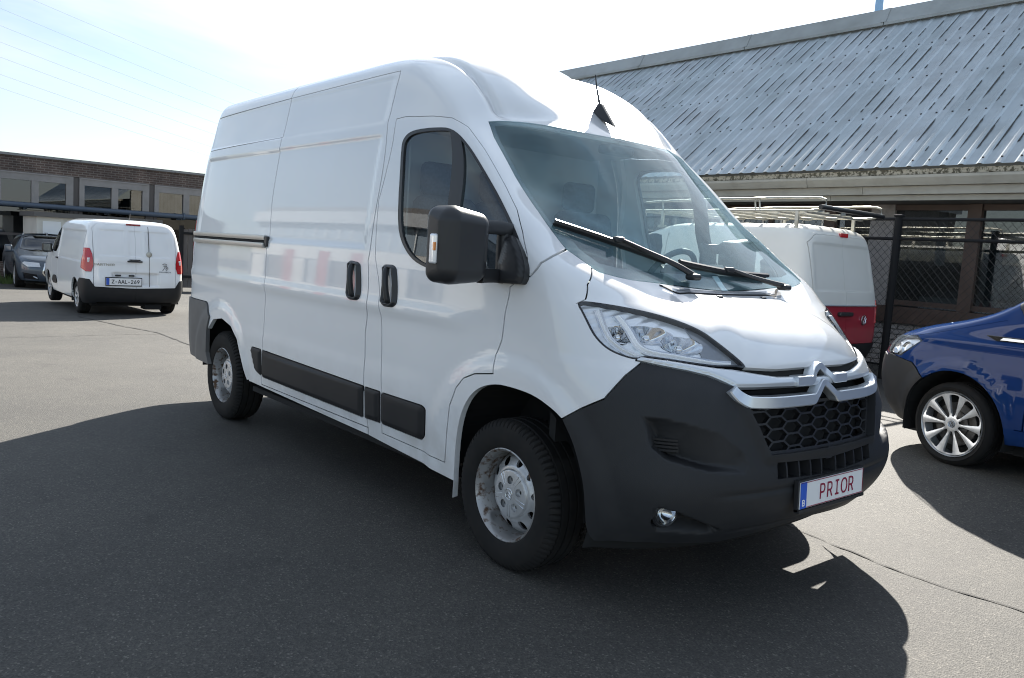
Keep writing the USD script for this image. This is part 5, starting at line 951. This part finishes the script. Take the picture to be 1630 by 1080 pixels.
    for k, p in enumerate(posts):
        obj('window_post', bx(p-.085, p+.085, yw-.07, yw+.10, zs-.02, zt), 'brown_frame', h)
        if k+1 < len(posts):
            q = posts[k+1]; wn = thing('window', parent=h)
            [obj('frame', b_, 'brown_frame', wn) for b_ in ([bx(p+.088, q-.088, yw-.03, yw+.05, zs, zs+.07), bx(p+.088, q-.088, yw-.03, yw+.05, zt-.08, zt-.002)]+([bx(p+.95, p+1.02, yw-.03, yw+.05, zs+.069, zt-.079)] if k % 3 == 0 else []))]
            obj('window_pane', bx(p+.086, q-.086, yw+.005, yw+.013, zs+.06, zt-.07), 'hall_glass', wn)
    obj('bottom_rail', bx(X0, X1, yw-.10, yw+.12, zs-.25, zs-.022), 'brown_frame', h)
    for p in (-2.95, -7.0): obj('brick_pier', bx(p-.17, p+.17, yw-.05, yw+.25, zs-.02, zt), 'pale_brick_2', h)
    # dwarf wall of bricks
    wall = obj('dwarf_wall', bx(X0, X1, yw-.03, yw+.12, .02, zs-.252), 'mortar', h); n = 0; far = []
    for r in range(8):
        z = .16+r*.076; 
        if z+.065 > zs-.255: break
        for c in range(-60, 44):
            xb = c*.222+(r % 2)*.111; b = bx(xb, xb+.209, yw-.052+nr.uniform(-.004, .004), yw-.02, z, z+.064, .004)
            if -6.6 < xb < 1.2 and n < 292: obj('brick', b, 'pale_brick_%d' % nr.randint(3), wall); n += 1
            elif X0 < xb < X1-.2: far.append(b)
    obj('bricks_beyond', cat_(far), 'pale_brick_0', wall, kind='stuff')
    # the room behind the glass
    rm = thing('room', parent=h)
    obj('back_wall', bx(X0+.3, X1, 12.6, 12.7, .1, 1.75), 'room_wall', rm); obj('rear_glazing', bx(X0+.3, X1, 12.64, 12.65, 1.75, 3.1), 'frosted', rm); obj('room_floor', bx(X0+.3, X1, yw+.16, 12.6, .10, .14), 'room_floor', rm); obj('room_ceiling', bx(X0+.3, X1, yw+.16, 12.6, 2.90, 2.94), 'room_wall', rm)
    for x in (-9.5, -5.0, 3.0): obj('inner_column', bx(x-.12, x+.12, 9.6, 9.85, .14, 2.9), 'white_enamel', rm)
    return h
glassmat('frosted', (.5, .5, .5), .3, 1.4, .6, (.6, .6, .6))
glassmat('hall_glass', (.50, .53, .54), .0, 1.85)
hall()
def indoor():
    c = thing('drawer_cabinet', 'white drawer cabinet with tools on top behind the hall window', 'cabinet', (-2.62, 8.95, .14)); 
    obj('cabinet_body', bx(0, .82, 0, .5, 0, 1.02, .006), 'white_enamel', c)
    for k in range(2):
        d = obj('drawer', bx(.03+k*.39, .40+k*.39, -.012, .0, .80, .98, .004), 'white_enamel', c); obj('handle', bx(.12+k*.39, .30+k*.39, -.03, -.012, .88, .91), 'black_plastic', d)
    for k in range(3):
        d = obj('drawer', bx(.03, .79, -.012, 0, .08+k*.235, .30+k*.235, .004), 'white_enamel', c); obj('handle', bx(.28, .54, -.03, -.012, .19+k*.235, .215+k*.235), 'black_plastic', d)
    t = thing('bench_tool', 'dark hand tool lying on the white cabinet indoors', 'tool', (-2.30, 9.10, 1.165)); obj('tool_body', cat_([rbox((0, 0, .05), (.34, .12, .10), .03, 1), rbox((.22, .02, .09), (.20, .07, .06), .02, 1), tube([(-.2, 0, .04), (-.38, .05, .06), (-.40, .1, .02)], .015, 6)]), 'lamp_grey', t, 40); obj('tool_handle', rbox((.1, 0, .13), (.22, .05, .05), .02, 1), 'black_plastic', t, 40)
    p = thing('pillar_drill', 'tall grey pillar machine standing behind the hall window', 'machine', (-1.98+.0, 9.75, .14)); obj('column', bx(-.10, .10, -.1, .1, 0, 2.05), 'machine_grey', p); obj('machine_head', cat_([rbox((0, -.12, 2.0), (.22, .40, .28), .05, 1), tube([(0, -.25, 1.9), (0, -.25, 1.6)], .03, 8)]), 'lamp_grey', p, 40); obj('machine_table', bx(-.28, .28, -.45, .15, .95, 1.0), 'machine_grey', p); obj('machine_base', bx(-.3, .3, -.45, .2, 0, .1), 'machine_grey', p)
    for k, (x, lab) in enumerate(((-2.42, 'white hanging curtain strip behind the upper pane, left of the wide brown post'), (-1.06, 'white hanging curtain strip behind the upper pane, right of the wide brown post'))):
        b = obj('curtain_strip', hull([(x-.055, 9.0, 2.44), (x+.055, 9.0, 2.44), (x-.075, 9.02, 1.62), (x+.075, 9.02, 1.62), (x, 9.06, 2.44), (x, 9.08, 1.62)]), 'white_enamel'); tag(b, lab, 'curtain')
indoor()
# ---------------------------------------------------------------- black chain-link fence in front of the hall
mat('fence_black', (.010, .010, .011), .75, 0, None, None, 0, 0, .25); mat('wire', (.02, .02, .02), .6)
def fence():
    f = thing('chain_link_fence', 'tall black chain-link fence with round posts in front of the hall windows', 'fence'); y, z0, z1 = 6.78, .14, 2.125
    xs = [-2.02+2.55*k for k in range(-4, 5)]
    for x in xs: obj('fence_post', cat_([tube([(x, y, z0-.05), (x, y, z1+.04)], .045 if abs(x+2.02) < .1 else .032, 12), lathe([(.001, z1+.06), (.03, z1+.055), (.047, z1+.035), (.047, z1+.02)], 12, 'z') if False else rbox((x, y, z1+.04), (.10, .10, .03), .012, 1)]), 'fence_black', f, 40)
    for a, b in zip(xs[:-1], xs[1:]):
        for z in (z1, z1-.24, .32): obj('fence_rail', tube([(a+.03, y, z), (b-.03, y, z)], .019 if z > 1 else .012, 8), 'fence_black', f, 40)
        tb = []; pw = .092; H = z1-.02-.2; slope = 1.12
        for s in (-1, 1):
            for u in np.arange(a-H/slope*(s > 0)-pw, b+H/slope*(s < 0)+pw, pw):
                p0, p1 = np.array([u, .2]), np.array([u+s*H/slope, .2+H]); d = p1-p0; t0, t1 = 0., 1.
                for lim, sg in ((a+.03, 1), (b-.03, -1)):
                    va, vb = sg*(p0[0]-lim), sg*(p1[0]-lim)
                    if va < 0 and vb < 0: t1 = -1; break
                    if va < 0: t0 = max(t0, va/(va-vb))
                    elif vb < 0: t1 = min(t1, va/(va-vb))
                if t1-t0 < .02: continue
                q0, q1 = p0+d*t0, p0+d*t1; tb.append(tube([(q0[0], y+s*.002, q0[1]), (q1[0], y+s*.002, q1[1])],   .0028, 3, False))
        obj('chain_link_mesh', cat_(tb), 'wire', f, kind='stuff')
fence()
# ---------------------------------------------------------------- brick building on the left
M['brick_wall'] = usdkit.material(stage, '/World/Looks/brick_wall', {'g': ('geometry', {}), 'sx': ('separate_xyz', {}), 'cx': ('combine_xyz', {}), 'b': ('brick_texture', {'scale': 1.0, 'brick_width': .22, 'row_height': .075, 'mortar_size': .011, 'color1': (.095, .064, .054), 'color2': (.070, .050, .044), 'mortar': (.17, .15, .135), 'bias': -.1}), 'nz': ('noise_texture', {'scale': 2.0, 'detail': 5.0}), 'rr': ('rgb_ramp', {'ramp': [(.35, (.6, .58, .57)), (.65, (1.15, 1.12, 1.08))]}), 'm': ('mix_color', {'blend_type': 'multiply', 'fac': 1.0, 'use_clamp': False}), 'p': ('principled_bsdf', {'roughness': .85})},
    [('g.position', 'sx.vector'), ('sx.y', 'cx.x'), ('sx.z', 'cx.y'), ('cx.vector', 'b.vector'), ('g.position', 'nz.vector'), ('nz.fac', 'rr.fac'), ('b.color', 'm.a'), ('rr.color', 'm.b'), ('m.result', 'p.base_color')], surface='p.BSDF')
mat('grey_frame', (.25, .235, .225), .7, 0, (3, (.19, .18, .17), .4, .8)); mat('pier_dark', (.10, .09, .085), .8); mat('coping', (.20, .20, .20), .6); mat('pipe_blue', (.065, .085, .115), .4, .2); mat('cabin_cream', (.62, .60, .54), .6, 0, (2, (.52, .50, .45), .4, .8)); mat('cabin_roof', (.10, .095, .09), .7); mat('curtain_stripe', (.30, .28, .27), .9)
def left_building():
    h = thing('brick_building', 'flat-roofed dark brick building with pale grey window frames at the far left', 'building'); xf_, g0 = -27.2, -.45; y0, y1 = -9., 24.
    obj('brick_band', bx(xf_-.25, xf_, y0, y1, 2.98, 3.46), 'brick_wall', h); 
    y = y0
    while y < y1: obj('roof_coping', bx(xf_-.3, xf_+.06, y, min(y+2.985, y1), 3.463, 3.54), 'coping', h); y += 3.
    obj('flat_roof', bx(xf_-12, xf_-.31, y0, y1, 3.3, 3.42), 'coping', h); obj('back_wall', bx(xf_-12.2, xf_-12.01, y0, y1, g0-.3, 3.42), 'brick_wall', h)
    for yy in (y0, y1): obj('end_wall', bx(xf_-12, xf_-.30, yy-.1, yy+.1, g0-.3, 3.29), 'brick_wall', h)
    obj('room_back', bx(xf_-5, xf_-4.9, y0+.2, y1-.2, g0, 3.2), 'room_wall', h); obj('room_floor', bx(xf_-4.9, xf_-.1, y0+.2, y1-.2, g0+.05, g0+.1), 'room_floor', h)
    for k in range(-4, 10):
        s = .75+2.35*k-.28   # start of the pier of bay k
        obj('brick_pier', bx(xf_-.2, xf_-.03, s, s+.16, g0-.3, 2.978), 'pier_dark', h)
        w = thing('window', parent=h); a, b = s+.17, s+2.34
        obj('frame', cat_([bx(xf_-.12, xf_+.02, a, b, 2.73, 2.975), bx(xf_-.12, xf_+.02, a, a+.15, 2.02, 2.728), bx(xf_-.12, xf_+.02, b-.21, b, 2.02, 2.728), bx(xf_-.12, xf_+.02, a+.98, a+1.18, 2.02, 2.728), bx(xf_-.10, xf_+.05, a, b, 1.90, 2.018), bx(xf_-.06, xf_+.035, a+.04, b-.04, 2.93, 2.968)]), 'grey_frame', w)
        for q0, q1 in ((a+.152, a+.978), (a+1.182, b-.212)): obj('window_pane', bx(xf_-.075, xf_-.067, q0, q1, 2.022, 2.728), 'house_glass', w)
        if k in (1, 2, 3):
            for q in np.arange(a+.18, b-.25, .12): obj('curtain', bx(xf_-.32, xf_-.30, q, q+.085, 2.0, 2.75), 'curtain_stripe' if k == 2 else 'cabin_roof', w)
        lw = thing('lower_window', parent=h); obj('frame', cat_([bx(xf_-.12, xf_+.0, a, a+.10, g0+.6, 1.88), bx(xf_-.12, xf_+.0, b-.10, b, g0+.6, 1.88), bx(xf_-.12, xf_, a+.10, b-.10, .98, 1.06)]), 'pier_dark', lw)
        for z0, z1 in ((g0+.6, .98), (1.06, 1.88)): obj('window_pane', bx(xf_-.075, xf_-.067, a+.1, b-.1, z0, z1), 'dark_glass' if k > 0 else 'house_glass', lw)
        obj('plinth', bx(xf_-.2, xf_+.0, a, b, g0-.3, g0+.6), 'brick_wall', h)
left_building()
def pipe():
    t = thing('overhead_pipe', 'thick blue-grey pipe running along the front of the left brick building', 'pipe'); x, z = -26.78, 1.95
    obj('pipe_run', tube([(x, -9, z), (x, 24, z)], .085, 14), 'pipe_blue', t, True)
    for y in np.arange(-8, 24, 2.35): obj('pipe_bracket', cat_([bx(-27.17, x+.02, y-.02, y+.02, z-.13, z-.088), bx(x-.02, x+.02, y-.03, y+.03, z-.13, z-.06)]), 'pipe_blue', t)
    for y in np.arange(-6, 24, 6.1): obj('pipe_flange', tube([(x, y-.03, z), (x, y+.03, z)], .125, 14), 'pipe_blue', t, 30)
pipe()
def cabin():
    gz = float(ground_z(-25, 2)); t = thing('site_cabin', 'cream site cabin with a dark flat roof behind the saloon car', 'cabin')
    x0, x1, y0, y1, zt = -26.4, -24.2, 1.26, 4.6, 1.60
    obj('cabin_wall', bx(x0, x1, y0, y1, gz-.05, zt), 'cabin_cream', t); obj('cabin_roof', bx(x0-.1, x1+.12, y0-.08, y1+.1, zt+.003, zt+.14), 'cabin_roof', t)
    d = obj('door', bx(x1, x1+.03, y0+.15, y0+.62, gz+.05, zt-.12), 'white_enamel', t); obj('door_handle', bx(x1+.03, x1+.06, y0+.52, y0+.57, .55, .60), 'black_plastic', d)
    for y in np.arange(y0+.75, y1-.1, .42): obj('wall_panel', bx(x1, x1+.018, y, y+.405, gz+.02, zt-.05), 'cabin_cream', t)
cabin()
def gate():
    gz = float(ground_z(-20, 5)); t = thing('dark_gate', 'dark slatted yard gate beside the small white van', 'gate'); x, ya, yb = -21.5, 4.45, 8.2
    for y in (ya, (ya+yb)/2, yb): obj('gate_post', bx(x-.05, x+.05, y-.05, y+.05, gz-.1, 1.60), 'fence_black', t)
    for k, y in enumerate(np.arange(ya+.06, yb-.06, .135)): obj('slat', bx(x-.012, x+.012, y, y+.118, gz+.08, 1.50+.02*math.sin(k)), 'pier_dark', t)
    for z in (.1, 1.35): obj('gate_rail', bx(x+.013, x+.045, ya+.05, yb-.05, z, z+.07), 'fence_black', t)
    hp = [(x+.06, ya+.55+.05*math.sin(k*2.1), 1.5-.16*k) for k in range(11)]; v = thing('creeper', 'dark climbing plant hanging down the slatted yard gate', 'plant'); obj('stem', tube(hp, .012, 5), 'plant_dark', v)
    L = []
    for p in hp:
        for _ in range(7):
            c = np.array(p)+nr.normal(0, .05, 3)*[.5, 1, 1]; L.append(hull(c+nr.normal(0, .03, (4, 3))))
    obj('leaves', cat_(L), 'plant_dark', v)
mat('plant_dark', (.03, .035, .02), .8); mat('grass_green', (.07, .11, .025), .7)
gate()
bl = []
for _ in range(700):
    x, y = -25.6+nr.uniform(0, 1.8), nr.uniform(-1.6, .85); z = float(ground_z(x, y)); h_ = nr.uniform(.1, .32); dx, dy = nr.normal(0, .06, 2); w_ = .012
    bl.append(trimesh.Trimesh([[x, y-w_, z], [x, y+w_, z], [x+dx, y+dy, z+h_]], [[0, 1, 2]], process=False))
tag(obj('grass_tuft', cat_(bl), 'grass_green'), 'tufts of green grass at the foot of the left brick building', 'grass', None, 'stuff')
# ---------------------------------------------------------------- overhead wires, mast
mat('cable', (.42, .46, .50), .6); mat('mast_paint', (.25, .42, .62), .5)
WI = [((5.41, 14.81), (20.48, 11.35)), ((5.24, 13.78), (19.25, 10.69)), ((5.23, 12.76), (18.56, 9.84)), ((5.23, 11.82), (17.24, 9.24)), ((5.36, 10.71), (18.09, 8.07)), ((5.22, 9.90), (18.11, 7.33)), ((9.82, 15.16), (15.68, 13.85))]
wl = ['highest of the six parallel overhead wires at the upper left', 'second overhead wire from the top at the upper left', 'third overhead wire from the top at the upper left', 'fourth overhead wire from the top at the upper left', 'fifth overhead wire from the top at the upper left', 'lowest of the overhead wires at the upper left', 'short faint overhead wire above the other wires']
for ((ya, za), (yb, zb)), lab in zip(WI, wl):
    s = (zb-za)/(yb-ya); yy = np.linspace(ya-40, yb+30, 60); zz = za+s*(yy-ya)+.0011*(yy-ya)*(yy-yb)
    tag(obj('overhead_wire', tube(np.stack([np.full(60, -60.), yy, zz], 1), .008, 5), 'cable', None, True), lab, 'wire', 'overhead wires')
mm = thing('blue_mast', 'pale blue mast rising behind the ridge of the hall roof', 'mast', (-15.75, 32., .1)); obj('mast_pole', tube([(0, 0, 0), (0, 0, 16)], np.array([.22, .16]), 14), 'mast_paint', mm, True); obj('mast_base', bx(-.4, .4, -.4, .4, 0, .15), 'coping', mm)
# ---------------------------------------------------------------- yard buildings opposite (they show in the van's paint and windows)
mat('cladding', (.33, .34, .35), .6, 0, (1.5, (.28, .29, .30), .4, .8)); mat('cladding_pale', (.52, .51, .48), .6, 0, (1.5, (.44, .43, .41), .4, .8)); mat('pane_pale', (.22, .27, .32), .15); mat('door_red', (.32, .06, .05), .5)
def opposite():
    t = thing('storage_hall', 'long grey hall with a white panel band across the yard, mirrored in the white van', 'building'); y = -13.0; x0, x1 = -33.0, -15.0
    obj('hall_core', bx(x0, x1, -24, y-.12, -.6, 5.6), 'pier_dark', t); obj('roof_fascia', hull([(x, yy, z) for x in (x0-.2, x1+.2) for yy, z in ((y+.35, 4.55), (y+.35, 5.2), (-17, 6.3), (-24.2, 5.0), (-24.2, 4.8))]), 'cladding', t)
    n = 9; w = (x1-x0)/n
    for k in range(n):
        a, b = x0+k*w, x0+(k+1)*w
        obj('cladding_panel', bx(a+.01, b-.01, y-.10, y, 2.05, 3.10), 'cladding_pale', t); obj('wall_post', bx(a-.08, a+.08, y-.10, y+.06, -.5, 2.045), 'cladding', t)
        wn = thing('window', parent=t); obj('frame', bx(a+.02, a+.10, y-.06, y+.02, 3.11, 4.54), 'white_enamel', wn); obj('frame', bx((a+b)/2-.04, (a+b)/2+.04, y-.06, y+.02, 3.11, 4.54), 'white_enamel', wn); obj('window_pane', bx(a+.101, b-.001, y-.04, y-.03, 3.12, 4.54), 'pane_pale', wn)
        if k % 3 != 1: obj('roller_door', bx(a+.15, b-.15, y-.11, y-.03, -.4, 1.98), 'cladding' if k % 2 else 'cladding_pale', t)
    for k, (x, lab) in enumerate(((-19.8, 'red yard banner nearest the end of the long hall across the yard'), (-22.0, 'middle red yard banner in front of the long hall across the yard'), (-24.6, 'farthest red yard banner in front of the long hall across the yard'))):
        f = thing('yard_banner', lab, 'banner', (x, -11.0, float(ground_z(x, -11)))); obj('pole', tube([(0, 0, 0), (0, 0, 2.9)], .03, 8), 'galvanised', f); obj('banner_cloth', bx(.03, .75, -.008, .008, .55, 2.85), 'door_red', f)
opposite()
